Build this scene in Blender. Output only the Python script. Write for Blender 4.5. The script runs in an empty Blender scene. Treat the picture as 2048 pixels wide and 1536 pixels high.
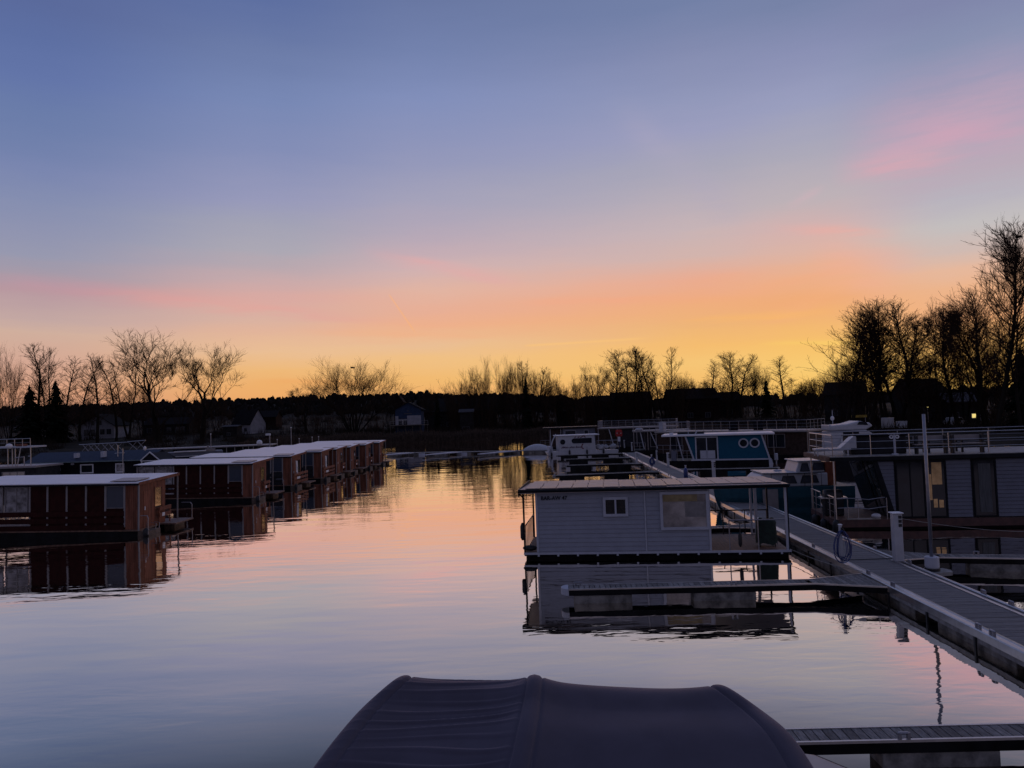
import bpy, math, random
from mathutils import Vector, Matrix
R = math.radians
random.seed(7)
scene = bpy.context.scene
col = scene.collection

# ------------------------------------------------------------------ camera
F_PX, CAM_H, ROLL = 1500.0, 6.0, 0.035
PITCH = math.atan(60/1500)
cr, sr, cp, sp = math.cos(ROLL), math.sin(ROLL), math.cos(PITCH), math.sin(PITCH)
R0, U0, FW = Vector((1,0,0)), Vector((0,-sp,cp)), Vector((0,cp,sp))
CR = cr*R0 - sr*U0
CU = sr*R0 + cr*U0
CAM = Vector((0,0,CAM_H))
cam_data = bpy.data.cameras.new('camera')
cam = bpy.data.objects.new('camera', cam_data); col.objects.link(cam)
m = Matrix((CR, CU, -FW)).transposed().to_4x4(); m.translation = CAM
cam.matrix_world = m
cam_data.sensor_width = 36; cam_data.lens = 36*F_PX/2048
cam_data.clip_start = 0.1; cam_data.clip_end = 9000
scene.camera = cam
scene.render.resolution_x, scene.render.resolution_y = 1024, 768
scene.view_settings.view_transform = 'Standard'
scene.view_settings.look = 'None'
scene.view_settings.exposure = 0.0
scene.view_settings.gamma = 1.0

def ray(x, y): return (FW*F_PX + CR*(x-1024) - CU*(y-768)).normalized()
def at_h(x, y, h):                     # surveyed point at height h seen at photo pixel x, y
    d = ray(x, y); return CAM + d*((h-CAM_H)/d.z)
def at_y(x, y, Y):                     # the same at distance Y
    d = ray(x, y); return CAM + d*(Y/d.y)
def horizon(x): return 768 + 60 - 0.035*(x-1024)
def h_at(x, y, Y): return at_y(x, y, Y).z

def lin(c):
    out = []
    for v in c[:3]:
        v = v/255
        out.append(v/12.92 if v <= 0.04045 else ((v+0.055)/1.055)**2.4)
    return (*out, 1.0)

# ------------------------------------------------------------------ node helper
class NT:
    def __init__(s, tree): s.t = tree
    def n(s, typ, ins=None, **kw):
        nd = s.t.nodes.new(typ)
        for k, v in kw.items(): setattr(nd, k, v)
        for k, v in (ins or {}).items(): s.put(nd.inputs[k], v)
        return nd
    def put(s, sock, v):
        if isinstance(v, bpy.types.NodeSocket): s.t.links.new(v, sock)
        else: sock.default_value = v
    def m(s, op, a, b=0.0, c=None, clamp=False):
        nd = s.t.nodes.new('ShaderNodeMath'); nd.operation = op; nd.use_clamp = clamp
        s.put(nd.inputs[0], a); s.put(nd.inputs[1], b)
        if c is not None: s.put(nd.inputs[2], c)
        return nd.outputs[0]
    def mix(s, fac, a, b, blend='MIX'):
        nd = s.t.nodes.new('ShaderNodeMix'); nd.data_type = 'RGBA'; nd.blend_type = blend
        s.put(nd.inputs[0], fac); s.put(nd.inputs[6], a); s.put(nd.inputs[7], b)
        return nd.outputs[2]
    def step(s, v, a, b, smooth=True):
        nd = s.t.nodes.new('ShaderNodeMapRange')
        nd.interpolation_type = 'SMOOTHSTEP' if smooth else 'LINEAR'
        s.put(nd.inputs[0], v); s.put(nd.inputs[1], a); s.put(nd.inputs[2], b)
        return nd.outputs[0]

# ------------------------------------------------------------------ sky
def azel(x, y):
    d = ray(x, y); return math.atan2(d.x, d.y), math.asin(d.z)
SKY = {
 60:  [(0,90,106,156),(70,93,111,162),(150,99,117,168),(220,106,124,169),(280,112,128,171),(340,122,134,175),(400,133,142,176),(460,144,148,176),(510,152,153,175),(550,164,154,168),(580,182,152,160),(600,187,159,162),(640,196,168,163),(665,208,175,158),(720,212,168,148),(780,220,162,130),(850,212,150,120)],
 540: [(0,94,112,162),(100,108,124,168),(200,120,136,180),(300,132,142,182),(400,152,154,186),(450,162,162,181),(500,172,168,180),(530,185,168,175),(560,200,170,171),(600,218,170,162),(630,216,178,163),(660,226,180,155),(700,234,190,148),(740,238,185,122),(775,238,176,108),(840,232,152,95)],
 870: [(0,106,121,164),(100,116,131,174),(200,130,143,186),(300,144,150,186),(400,164,162,186),(450,178,167,184),(500,194,172,181),(540,208,178,178),(580,226,180,162),(620,232,175,150),(650,238,176,140),(690,234,190,148),(720,240,192,132),(760,241,186,114),(835,237,162,98)],
 1390:[(0,116,130,168),(100,132,140,176),(200,146,152,186),(260,156,158,190),(330,168,166,184),(400,184,174,184),(460,200,180,182),(510,212,180,172),(560,234,172,145),(600,240,172,128),(650,238,180,120),(690,245,189,112),(730,246,197,118),(815,245,182,98)],
 1620:[(0,120,132,168),(100,138,144,180),(200,154,158,190),(300,172,169,185),(400,190,178,183),(460,212,178,175),(500,220,180,166),(550,236,176,140),(600,240,172,120),(650,243,184,114),(690,247,194,108),(740,248,202,114),(807,245,188,96)],
 1910:[(0,128,134,170),(80,134,144,176),(150,144,150,181),(200,156,155,182),(250,168,161,184),(300,178,168,185),(340,182,172,184),(400,184,180,190),(450,195,190,190),(500,208,186,178),(540,230,184,157),(580,236,180,140),(640,243,176,126),(700,247,190,110),(797,248,198,102)],
}
world = bpy.data.worlds.new('World'); scene.world = world; world.use_nodes = True
wt = world.node_tree; wt.nodes.clear(); W = NT(wt)
tc = W.n('ShaderNodeTexCoord').outputs['Generated']
sep = W.n('ShaderNodeSeparateXYZ', {0: tc})
X_, Y_, Z_ = sep.outputs
az = W.m('ARCTAN2', X_, Y_)
el = W.m('ARCSINE', Z_)
stretch = W.n('ShaderNodeCombineXYZ', {0: W.m('MULTIPLY', az, 3.0), 1: W.m('MULTIPLY', el, 22.0)}).outputs[0]
nz = W.n('ShaderNodeTexNoise', {'Vector': stretch, 'Scale': 1.3, 'Detail': 4.0, 'Roughness': 0.55})
nzb = W.n('ShaderNodeTexNoise', {'Vector': stretch, 'Scale': 4.0, 'Detail': 3.0, 'Roughness': 0.6})
el_w = W.m('ADD', el, W.m('MULTIPLY', W.m('SUBTRACT', nz.outputs[0], 0.5), 0.022))
el_w = W.m('ADD', el_w, W.m('MULTIPLY', W.m('SUBTRACT', nzb.outputs[0], 0.5), 0.010))
EL0, EL1 = 0.0, R(36)
def ramp(cols):
    nd = W.n('ShaderNodeValToRGB', {0: W.step(el_w, EL0, EL1, False)})
    cr_ = nd.color_ramp; cr_.interpolation = 'LINEAR'
    cr_.elements[0].position = cols[0][0]; cr_.elements[0].color = lin(cols[0][1])
    cr_.elements[1].position = cols[-1][0]; cr_.elements[1].color = lin(cols[-1][1])
    for p, c in cols[1:-1]:
        e = cr_.elements.new(p); e.color = lin(c)
    return nd.outputs[0]
azs, outs = [], []
for x in sorted(SKY):
    cols = []
    for y, r, g, b in reversed(SKY[x]):
        a, e = azel(x, y); cols.append((max(0, min(1, e/EL1)), (r, g, b)))
    cols[0] = (0.0, cols[0][1])
    azs.append(azel(x, 500)[0]); outs.append(ramp(cols))
sky = outs[0]
for i in range(1, len(outs)):
    sky = W.mix(W.step(az, azs[i-1], azs[i], i not in (3,)), sky, outs[i])
# higher sky and the dusk behind the camera
zen = W.step(el, R(24), R(80), False)
sky = W.mix(zen, sky, lin((94, 103, 142)))
back = W.n('ShaderNodeValToRGB', {0: W.step(el, 0.0, R(60), False)})
bc = back.color_ramp
bc.elements[0].position = 0; bc.elements[0].color = lin((120, 114, 132))
bc.elements[1].position = 1; bc.elements[1].color = lin((86, 96, 134))
e_ = bc.elements.new(0.25); e_.color = lin((121, 113, 132))
e_ = bc.elements.new(0.5); e_.color = lin((99, 104, 135))
fb_r = W.step(az, R(60), R(150)); fb_l = W.step(W.m('MULTIPLY', az, -1.0), R(34), R(100))
sky = W.mix(W.m('MAXIMUM', fb_r, fb_l), sky, back.outputs[0])
# thin clouds and a contrail
def streak(base, x1, y1, x2, y2, w, rgb, k, rough=0.5, noise=None):
    a1, e1 = azel(x1, y1); a2, e2 = azel(x2, y2)
    L = math.hypot(a2-a1, e2-e1); ux, uy = (a2-a1)/L, (e2-e1)/L
    dx = W.m('SUBTRACT', az, a1); dy = W.m('SUBTRACT', el_w if w > 3 else el, e1)
    s_ = W.m('ADD', W.m('MULTIPLY', dx, ux), W.m('MULTIPLY', dy, uy))
    t_ = W.m('SUBTRACT', W.m('MULTIPLY', dy, ux), W.m('MULTIPLY', dx, uy))
    ww = w/1500
    g = W.m('EXPONENT', W.m('MULTIPLY', W.m('POWER', W.m('DIVIDE', t_, ww), 2.0), -1.0))
    if w > 3:
        along = W.m('MULTIPLY', W.step(s_, -L*0.25, L*0.3), W.step(s_, L*1.3, L*0.7))
        n_ = W.step(nzb.outputs[0], 0.3, 0.62) if noise is None else noise
        g = W.m('MULTIPLY', g, W.m('ADD', 1-rough, W.m('MULTIPLY', n_, rough)))
    else:
        along = W.m('MULTIPLY', W.step(s_, 0.0, L*0.1), W.step(s_, L, L*0.8))
    return W.mix(W.m('MULTIPLY', W.m('MULTIPLY', g, along), k, clamp=True), base, lin(rgb))
for a in [(0,560,260,588,16,(205,148,158),0.35), (240,588,720,636,11,(232,158,152),0.42),
          (760,510,1010,562,12,(232,168,166),0.45), (1740,300,2100,190,80,(198,164,184),0.6),(1700,330,1960,240,30,(208,168,184),0.4),
          (1700,352,1900,305,20,(218,168,178),0.6), (1850,262,2060,262,18,(210,162,182),0.4),
          (1575,462,1760,466,7,(236,172,162),0.5), (1640,490,1820,520,22,(228,178,170),0.4), (1640,520,1780,566,34,(242,176,146),0.5), (1540,640,1700,560,16,(244,176,128),0.4),
          (1060,606,1330,596,7,(244,168,132),0.45), (1480,585,1680,540,10,(242,172,132),0.4),
          (530,768,760,770,6,(238,162,96),0.45), (640,664,980,676,8,(242,174,132),0.35),
          (1380,640,1640,620,6,(250,186,106),0.5), (1540,686,1700,684,5,(253,212,106),0.5),
          (1040,692,1310,675,2.4,(250,196,122),0.55), (776,586,834,670,1.6,(250,180,120),0.5),
          (1250,232,1460,420,30,(176,168,190),0.3), (1580,412,1640,384,7,(212,178,186),0.35)]:
    sky = streak(sky, *a)
# below the horizon (never seen directly): dim
sky = W.mix(W.step(el, R(-1.0), R(-6), False), sky, (0.02, 0.02, 0.025, 1))
bg = W.n('ShaderNodeBackground', {'Color': sky, 'Strength': 1.0})
wo = W.n('ShaderNodeOutputWorld', {'Surface': bg.outputs[0]})

# ------------------------------------------------------------------ materials
MATS = {}
def mat(name, rgb, rough=0.6, metal=0.0, var=0.25, nscale=3.0, bump=0.0, bscale=40.0, island=0.0, spec=0.5,
        stretch=(1,1,1), rgb2=None, lines=None):
    """procedural surface: noise tinted colour, optional per board variation, optional fine bump"""
    if name in MATS: return MATS[name]
    if any(k in name for k in ('meadow','bark','twig','foliage','reed','brush','wood_dark','render_wall','reddish_wall','blue_boarding','tile_roof','sheet_roof','canvas','cladding','hull','boarding','fascia')): spec = 0.08
    mt = bpy.data.materials.new(name); mt.use_nodes = True; t = mt.node_tree; t.nodes.clear(); N = NT(t)
    co = N.n('ShaderNodeTexCoord').outputs['Object']
    mp = N.n('ShaderNodeMapping', {'Vector': co, 'Scale': stretch}).outputs[0]
    nzz = N.n('ShaderNodeTexNoise', {'Vector': mp, 'Scale': nscale, 'Detail': 5.0, 'Roughness': 0.6}).outputs[0]
    c = lin(rgb) if max(rgb) > 1.5 else (*rgb, 1)
    c2 = (lin(rgb2) if max(rgb2) > 1.5 else (*rgb2, 1)) if rgb2 else tuple(v*(1-var*1.3) for v in c[:3])+(1,)
    hi = tuple(min(1, v*(1+var*0.6)) for v in c[:3])+(1,)
    colr = N.mix(N.step(nzz, 0.3, 0.7), c2, hi)
    if island:
        ri = N.n('ShaderNodeNewGeometry').outputs['Random Per Island']
        colr = N.mix(1.0, colr, N.n('ShaderNodeCombineColor', {0: N.m('ADD', 1-island, N.m('MULTIPLY', ri, island*1.5)),
              1: N.m('ADD', 1-island, N.m('MULTIPLY', ri, island*1.5)), 2: N.m('ADD', 1-island, N.m('MULTIPLY', ri, island*1.5))}).outputs[0], 'MULTIPLY')
    b = N.n('ShaderNodeBsdfPrincipled', {'Base Color': colr, 'Metallic': metal,
            'Roughness': N.m('ADD', rough-0.06, N.m('MULTIPLY', nzz, 0.14)), 'Specular IOR Level': spec})
    if bump:
        nb = N.n('ShaderNodeTexNoise', {'Vector': mp, 'Scale': bscale, 'Detail': 3.0}).outputs[0]
        bp = N.n('ShaderNodeBump', {'Strength': bump, 'Distance': 0.02, 'Height': nb})
        t.links.new(bp.outputs[0], b.inputs['Normal'])
    N.n('ShaderNodeOutputMaterial', {'Surface': b.outputs[0]})
    MATS[name] = mt
    return mt

def glass_mat(name='window_glass', tint=(0.02,0.022,0.028), rough=0.06):
    return mat(name, tint, rough, 0.0, var=0.3, nscale=1.0, spec=0.4)

def water_mat():
    mt = bpy.data.materials.new('lake_water'); mt.use_nodes = True; t = mt.node_tree; t.nodes.clear(); N = NT(t)
    co = N.n('ShaderNodeTexCoord').outputs['Object']
    def nz(scale, st, det=2.0, rgh=0.5, dist=0.0):
        mp = N.n('ShaderNodeMapping', {'Vector': co, 'Scale': st, 'Rotation': (0,0,R(8))}).outputs[0]
        return N.n('ShaderNodeTexNoise', {'Vector': mp, 'Scale': scale, 'Detail': det, 'Roughness': rgh, 'Distortion': dist}).outputs[0]
    swell = nz(0.32, (0.55, 1.5, 1), 2.0)
    ripple = nz(1.5, (0.55, 1.5, 1), 2.5, 0.5, 0.3)
    fine = nz(5.5, (0.6, 1.4, 1), 2.0)
    patch = N.step(nz(0.05, (1, 1.6, 1), 3.0), 0.38, 0.66)
    h = N.m('ADD', N.m('MULTIPLY', swell, 0.021), N.m('MULTIPLY', ripple, N.m('ADD', 0.0013, N.m('MULTIPLY', patch, 0.0062))))
    h = N.m('ADD', h, N.m('MULTIPLY', fine, N.m('MULTIPLY', patch, 0.0003)))
    bp = N.n('ShaderNodeBump', {'Strength': 1.0, 'Distance': 1.0, 'Height': h})
    lw = N.n('ShaderNodeLayerWeight', {'Blend': 0.5}).outputs['Facing']
    rp = N.n('ShaderNodeValToRGB', {0: lw}); c = rp.color_ramp; c.interpolation = 'LINEAR'
    c.elements[0].position = 0.0; c.elements[0].color = (0.03,)*3+(1,)
    c.elements[1].position = 1.0; c.elements[1].color = (1,)*3+(1,)
    for p, v in [(0.45,0.10),(0.587,0.215),(0.68,0.74),(0.79,0.93),(0.88,0.95)]:
        e = c.elements.new(p); e.color = (v,)*3+(1,)
    body = N.n('ShaderNodeBsdfDiffuse', {'Color': (0.006,0.007,0.010,1)})
    tint = N.mix(N.step(lw, 0.58, 0.92), (1.0, 0.915, 0.77, 1), (1.0, 0.965, 0.93, 1))
    gl = N.n('ShaderNodeBsdfGlossy', {'Color': tint, 'Roughness': 0.015, 'Normal': bp.outputs[0]})
    mx = N.n('ShaderNodeMixShader', {0: rp.outputs[0], 1: body.outputs[0], 2: gl.outputs[0]})
    N.n('ShaderNodeOutputMaterial', {'Surface': mx.outputs[0]})
    return mt

# ------------------------------------------------------------------ mesh builder
class MB:
    def __init__(s): s.v = []; s.f = []
    def add(s, vs, fs):
        o = len(s.v); s.v += [tuple(p) for p in vs]; s.f += [tuple(i+o for i in f) for f in fs]; return s
    def box(s, x0, x1, y0, y1, z0, z1):
        return s.hexa([(x0,y0,z0),(x1,y0,z0),(x1,y1,z0),(x0,y1,z0),(x0,y0,z1),(x1,y0,z1),(x1,y1,z1),(x0,y1,z1)])
    def hexa(s, p):
        return s.add(p, [(3,2,1,0),(4,5,6,7),(0,1,5,4),(1,2,6,5),(2,3,7,6),(3,0,4,7)])
    def prism(s, poly, a, b, axis='y'):
        n = len(poly)
        mk = {'y': lambda p, q: (p[0], q, p[1]), 'x': lambda p, q: (q, p[0], p[1]), 'z': lambda p, q: (p[0], p[1], q)}[axis]
        vs = [mk(p, a) for p in poly]+[mk(p, b) for p in poly]
        fs = [tuple(range(n)), tuple(range(2*n-1, n-1, -1))]+[(i, i+n, (i+1)%n+n, (i+1)%n) for i in range(n)]
        return s.add(vs, fs)
    def ring(s, outer, inner, a, b, axis='y'):      # frame between two polygons of equal count
        n = len(outer)
        mk = {'y': lambda p, q: (p[0], q, p[1]), 'x': lambda p, q: (q, p[0], p[1]), 'z': lambda p, q: (p[0], p[1], q)}[axis]
        vs = [mk(p,a) for p in outer]+[mk(p,a) for p in inner]+[mk(p,b) for p in outer]+[mk(p,b) for p in inner]
        fs = []
        for i in range(n):
            j = (i+1) % n
            fs += [(i,j,j+n,i+n), (i+2*n,i+3*n,j+3*n,j+2*n), (i,i+2*n,j+2*n,j), (i+n,j+n,j+3*n,i+3*n)]
        return s.add(vs, fs)
    def tube(s, pts, r, n=6, r2=None, caps=True):
        pts = [Vector(p) for p in pts]; k = len(pts); rr = r if isinstance(r, (list, tuple)) else None
        vs = []
        up = None
        for i, p in enumerate(pts):
            d = (pts[min(i+1, k-1)]-pts[max(i-1, 0)])
            d = d.normalized() if d.length > 1e-9 else Vector((0,0,1))
            if up is None: up = Vector((0,0,1)) if abs(d.z) < 0.9 else Vector((1,0,0))
            a = d.cross(up).normalized(); b = a.cross(d).normalized(); up = b
            q = rr[i] if rr else (r if r2 is None else r+(r2-r)*i/max(1, k-1))
            for j in range(n):
                t = 2*math.pi*j/n
                vs.append(p+a*(q*math.cos(t))+b*(q*math.sin(t)))
        fs = [(i*n+j, i*n+(j+1)%n, (i+1)*n+(j+1)%n, (i+1)*n+j) for i in range(k-1) for j in range(n)]
        if caps: fs += [tuple(range(n-1,-1,-1)), tuple(range((k-1)*n, k*n))]
        return s.add(vs, fs)
    def lathe(s, prof, c=(0,0,0), n=16, axis='z'):
        vs, fs = [], []
        for r, z in prof:
            for j in range(n):
                t = 2*math.pi*j/n; x, y = r*math.cos(t), r*math.sin(t)
                q = {'z': (x,y,z), 'y': (x,z,y), 'x': (z,x,y)}[axis]
                vs.append((c[0]+q[0], c[1]+q[1], c[2]+q[2]))
        k = len(prof)
        fs = [(i*n+j, i*n+(j+1)%n, (i+1)*n+(j+1)%n, (i+1)*n+j) for i in range(k-1) for j in range(n)]
        fs += [tuple(range(n-1,-1,-1)), tuple(range((k-1)*n, k*n))]
        return s.add(vs, fs)
    def ball(s, c, r, sx=1, sy=1, sz=1, n=12, half=False):
        pr = [(max(1e-3, math.cos(t))*r, math.sin(t)*r) for t in [(-math.pi/2 if not half else 0)+(math.pi if not half else math.pi/2)*i/8 for i in range(9)]]
        vs, fs = [], []
        for q, z in pr:
            for j in range(n):
                t = 2*math.pi*j/n; vs.append((c[0]+q*math.cos(t)*sx, c[1]+q*math.sin(t)*sy, c[2]+z*sz))
        fs = [(i*n+j, i*n+(j+1)%n, (i+1)*n+(j+1)%n, (i+1)*n+j) for i in range(8) for j in range(n)]
        fs += [tuple(range(n-1,-1,-1)), tuple(range(8*n, 9*n))]
        return s.add(vs, fs)
    def torus(s, c, r1, r2, axis='y', n=20, m_=8):
        vs = []
        for i in range(n):
            t = 2*math.pi*i/n
            for j in range(m_):
                q = 2*math.pi*j/m_; rr = r1+r2*math.cos(q); o = r2*math.sin(q)
                p = {'y': (rr*math.cos(t), o, rr*math.sin(t)), 'z': (rr*math.cos(t), rr*math.sin(t), o), 'x': (o, rr*math.cos(t), rr*math.sin(t))}[axis]
                vs.append((c[0]+p[0], c[1]+p[1], c[2]+p[2]))
        fs = [(i*m_+j, i*m_+(j+1)%m_, ((i+1)%n)*m_+(j+1)%m_, ((i+1)%n)*m_+j) for i in range(n) for j in range(m_)]
        return s.add(vs, fs)
    def build(s, name, material, parent=None, smooth=False, bevel=0.0):
        me = bpy.data.meshes.new(name); me.from_pydata(s.v, [], s.f); me.update()
        me.materials.append(material)
        if smooth: me.polygons.foreach_set('use_smooth', [True]*len(me.polygons))
        o = bpy.data.objects.new(name, me); col.objects.link(o)
        if parent is not None: o.parent = parent
        if bevel:
            bv = o.modifiers.new('bevel', 'BEVEL'); bv.width = bevel; bv.segments = 2; bv.limit_method = 'ANGLE'
        return o

def tag(o, label=None, cat=None, group=None, kind=None):
    if label: o['label'] = label
    if cat: o['category'] = cat
    if group: o['group'] = group
    if kind: o['kind'] = kind
    return o
def thing(name, label, cat, loc=(0,0,0), rz=0.0, group=None, scale=None):
    o = bpy.data.objects.new(name, None); o.empty_display_size = 0.3; col.objects.link(o)
    o.location = loc; o.rotation_euler = (0,0,rz)
    if scale: o.scale = scale
    return tag(o, label, cat, group)
def copy_tree(o, parent=None):
    c = o.copy(); col.objects.link(c)
    if parent is not None: c.parent = parent
    for ch in list(o.children): copy_tree(ch, c)
    return c
def frame2(xa, ya, xb, yb, h):
    A, B = at_h(xa, ya, h), at_h(xb, yb, h)
    d = B-A
    return Vector((A.x, A.y, 0)), math.atan2(d.y, d.x), math.hypot(d.x, d.y)
def text_mb(s, size, font_shear=0.0, bold=0.0, depth=0.006):
    cu = bpy.data.curves.new('lettering', 'FONT'); cu.body = s; cu.size = size; cu.shear = font_shear
    cu.extrude = depth; cu.offset = bold
    o = bpy.data.objects.new('lettering', cu); col.objects.link(o)
    bpy.context.view_layer.update()
    dg = bpy.context.evaluated_depsgraph_get()
    me = bpy.data.meshes.new_from_object(o.evaluated_get(dg))
    vs = [(v.co.x, -v.co.z, v.co.y) for v in me.vertices]; fs = [tuple(p.vertices) for p in me.polygons]
    bpy.data.objects.remove(o); bpy.data.curves.remove(cu); bpy.data.meshes.remove(me)
    b = MB(); b.add(vs, fs); return b

# ------------------------------------------------------------------ terrain and water
def sm(a, b, x):
    t = max(0.0, min(1.0, (x-a)/(b-a))); return t*t*(3-2*t)
def shore(X):
    s = 158 + 24*sm(-75, -50, X)
    s -= 56*sm(34, 52, X); s -= 34*sm(54, 66, X)
    return s + 3*math.sin(X*0.11) + 1.6*math.sin(X*0.37+1)
def ground(X, Y):
    if Y < -2: return -1.5 + 2.6*sm(-2, -8, Y)
    s = Y-shore(X)
    if abs(X) > 300: s = max(s, (abs(X)-300)*0.2)
    if s < 0: return max(-1.6, s*0.22)
    sl = 0.016 + 0.014*sm(-40, -80, X)
    h = 0.9*sm(0, 9, s) + sl*max(0, min(s, 230)-10)
    h += 14.5*sm(400, 620, Y)*(1-0.62*sm(-10, 90, X))
    return h + 0.25*math.sin(X*0.05)*math.sin(Y*0.06)
def grid_vals(parts):
    out = []
    for a, b, st in parts:
        n = max(1, round((b-a)/st)); out += [a+(b-a)*i/n for i in range(n)]
    out.append(parts[-1][1]); return out
xs = grid_vals([(-6000,-600,600),(-600,-240,30),(-240,240,6),(240,600,30),(600,6000,600)])
ys = grid_vals([(-500,-20,80),(-20,84,8),(84,240,4),(240,660,12),(660,1500,120),(1500,7500,1000)])
b = MB(); nx = len(xs)
b.v = [(x, y, ground(x, y)) for y in ys for x in xs]
b.f = [(j*nx+i, j*nx+i+1, (j+1)*nx+i+1, (j+1)*nx+i) for j in range(len(ys)-1) for i in range(nx-1)]
M_land = mat('dark_meadow', (0.034,0.029,0.022), 0.95, var=0.5, nscale=0.15, rgb2=(0.010,0.010,0.008), bump=0.6, bscale=2.0)
tag(b.build('ground', M_land, smooth=True), kind='structure')
b = MB(); b.add([(-300,-30,0),(300,-30,0),(300,260,0),(-300,260,0)], [(0,1,2,3)])
tag(b.build('water', water_mat()), kind='structure')

# ------------------------------------------------------------------ trees
M_bark = mat('bark', (0.016,0.013,0.011), 0.95, var=0.4, nscale=6)
M_twig = mat('winter_twigs', (0.045,0.026,0.018), 0.95, var=0.3, nscale=3)
M_fir = mat('dark_conifer_foliage', (0.008,0.011,0.007), 0.95, var=0.5, nscale=8)
M_reed = mat('dry_reed', (0.085,0.062,0.048), 0.95, var=0.4, nscale=2)
M_brush = mat('bare_brush', (0.032,0.024,0.019), 0.95, var=0.4, nscale=2)

def rdir(rnd, d, ang, roll=None):
    d = d.normalized(); a = d.orthogonal().normalized(); bb = d.cross(a)
    t = rnd.uniform(0, 2*math.pi) if roll is None else roll
    return (d*math.cos(ang)+(a*math.cos(t)+bb*math.sin(t))*math.sin(ang)).normalized()
def limb(mb, rnd, p, d, L, r0, r1, segs, wander, trop, n):
    pts = [Vector(p)]; d = Vector(d).normalized()
    for i in range(segs):
        d = (d+Vector((rnd.gauss(0,wander), rnd.gauss(0,wander), rnd.gauss(0,wander)+trop))).normalized()
        pts.append(pts[-1]+d*(L/segs))
    mb.tube(pts, r0, n, r1, caps=False)
    return pts, d
def twigs(mb, rnd, pts, k, L, r, spread, trop):
    for i in range(k):
        t = rnd.uniform(0.15, 1.0)*(len(pts)-1); j = min(int(t), len(pts)-2)
        p = pts[j].lerp(pts[j+1], t-j); d = rdir(rnd, pts[j+1]-pts[j], rnd.uniform(*spread))
        q, dd = limb(mb, rnd, p, d, L*rnd.uniform(0.5, 1.1), r, r*0.5, 2, 0.12, trop, 3)
        if rnd.random() < 0.6:
            limb(mb, rnd, q[1], rdir(rnd, dd, 0.6), L*0.4, r*0.7, r*0.4, 1, 0, 0, 3)
def alder(seed, nb=42, cw=0.17, low=0.2, twin=False):
    rnd = random.Random(seed); tk, cn = MB(), MB()
    stems = [((0,0,0), Vector((rnd.gauss(0,.03), rnd.gauss(0,.03), 1)), 1.0)]
    if twin: stems.append(((0.012,0,0.0), Vector((0.13, 0.04, 1)), 0.9))
    for p, d, L in stems:
        pts, _ = limb(tk, rnd, p, d, L, 0.0125, 0.0016, 14, 0.045, 0.03, 6)
        for i in range(nb):
            t = low+(1-low)*((i+rnd.random())/nb)**0.85
            j = min(int(t*14), 13); q = pts[j].lerp(pts[j+1], t*14-j)
            u = (t-low)/(1-low)
            Lb = cw*(math.sin(math.pi*min(1, u*0.8+0.17))**0.6)*rnd.uniform(0.6, 1.2)*L
            a = rnd.uniform(0, 6.283); up = 0.55+0.8*u
            dd = Vector((math.cos(a), math.sin(a), up))
            bp, e = limb(cn if Lb < 0.12 else tk, rnd, q, dd, Lb, 0.0034*(1-0.5*u), 0.0010, 5, 0.15, 0.10, 3)
            for k in range(max(1, int(Lb/0.032))):
                jj = rnd.choice((1,2,3,4)); sp_, se = limb(cn, rnd, bp[jj], rdir(rnd, e, rnd.uniform(0.4, 0.9)), Lb*rnd.uniform(0.3, 0.6), 0.0011, 0.0007, 3, 0.2, 0.10, 3)
                twigs(cn, rnd, sp_, 3, 0.034, 0.00065, (0.3, 0.9), 0.08)
            twigs(cn, rnd, bp, max(2, int(Lb/0.022)), 0.042, 0.00065, (0.35, 0.9), 0.08)
    return tk, cn
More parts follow.
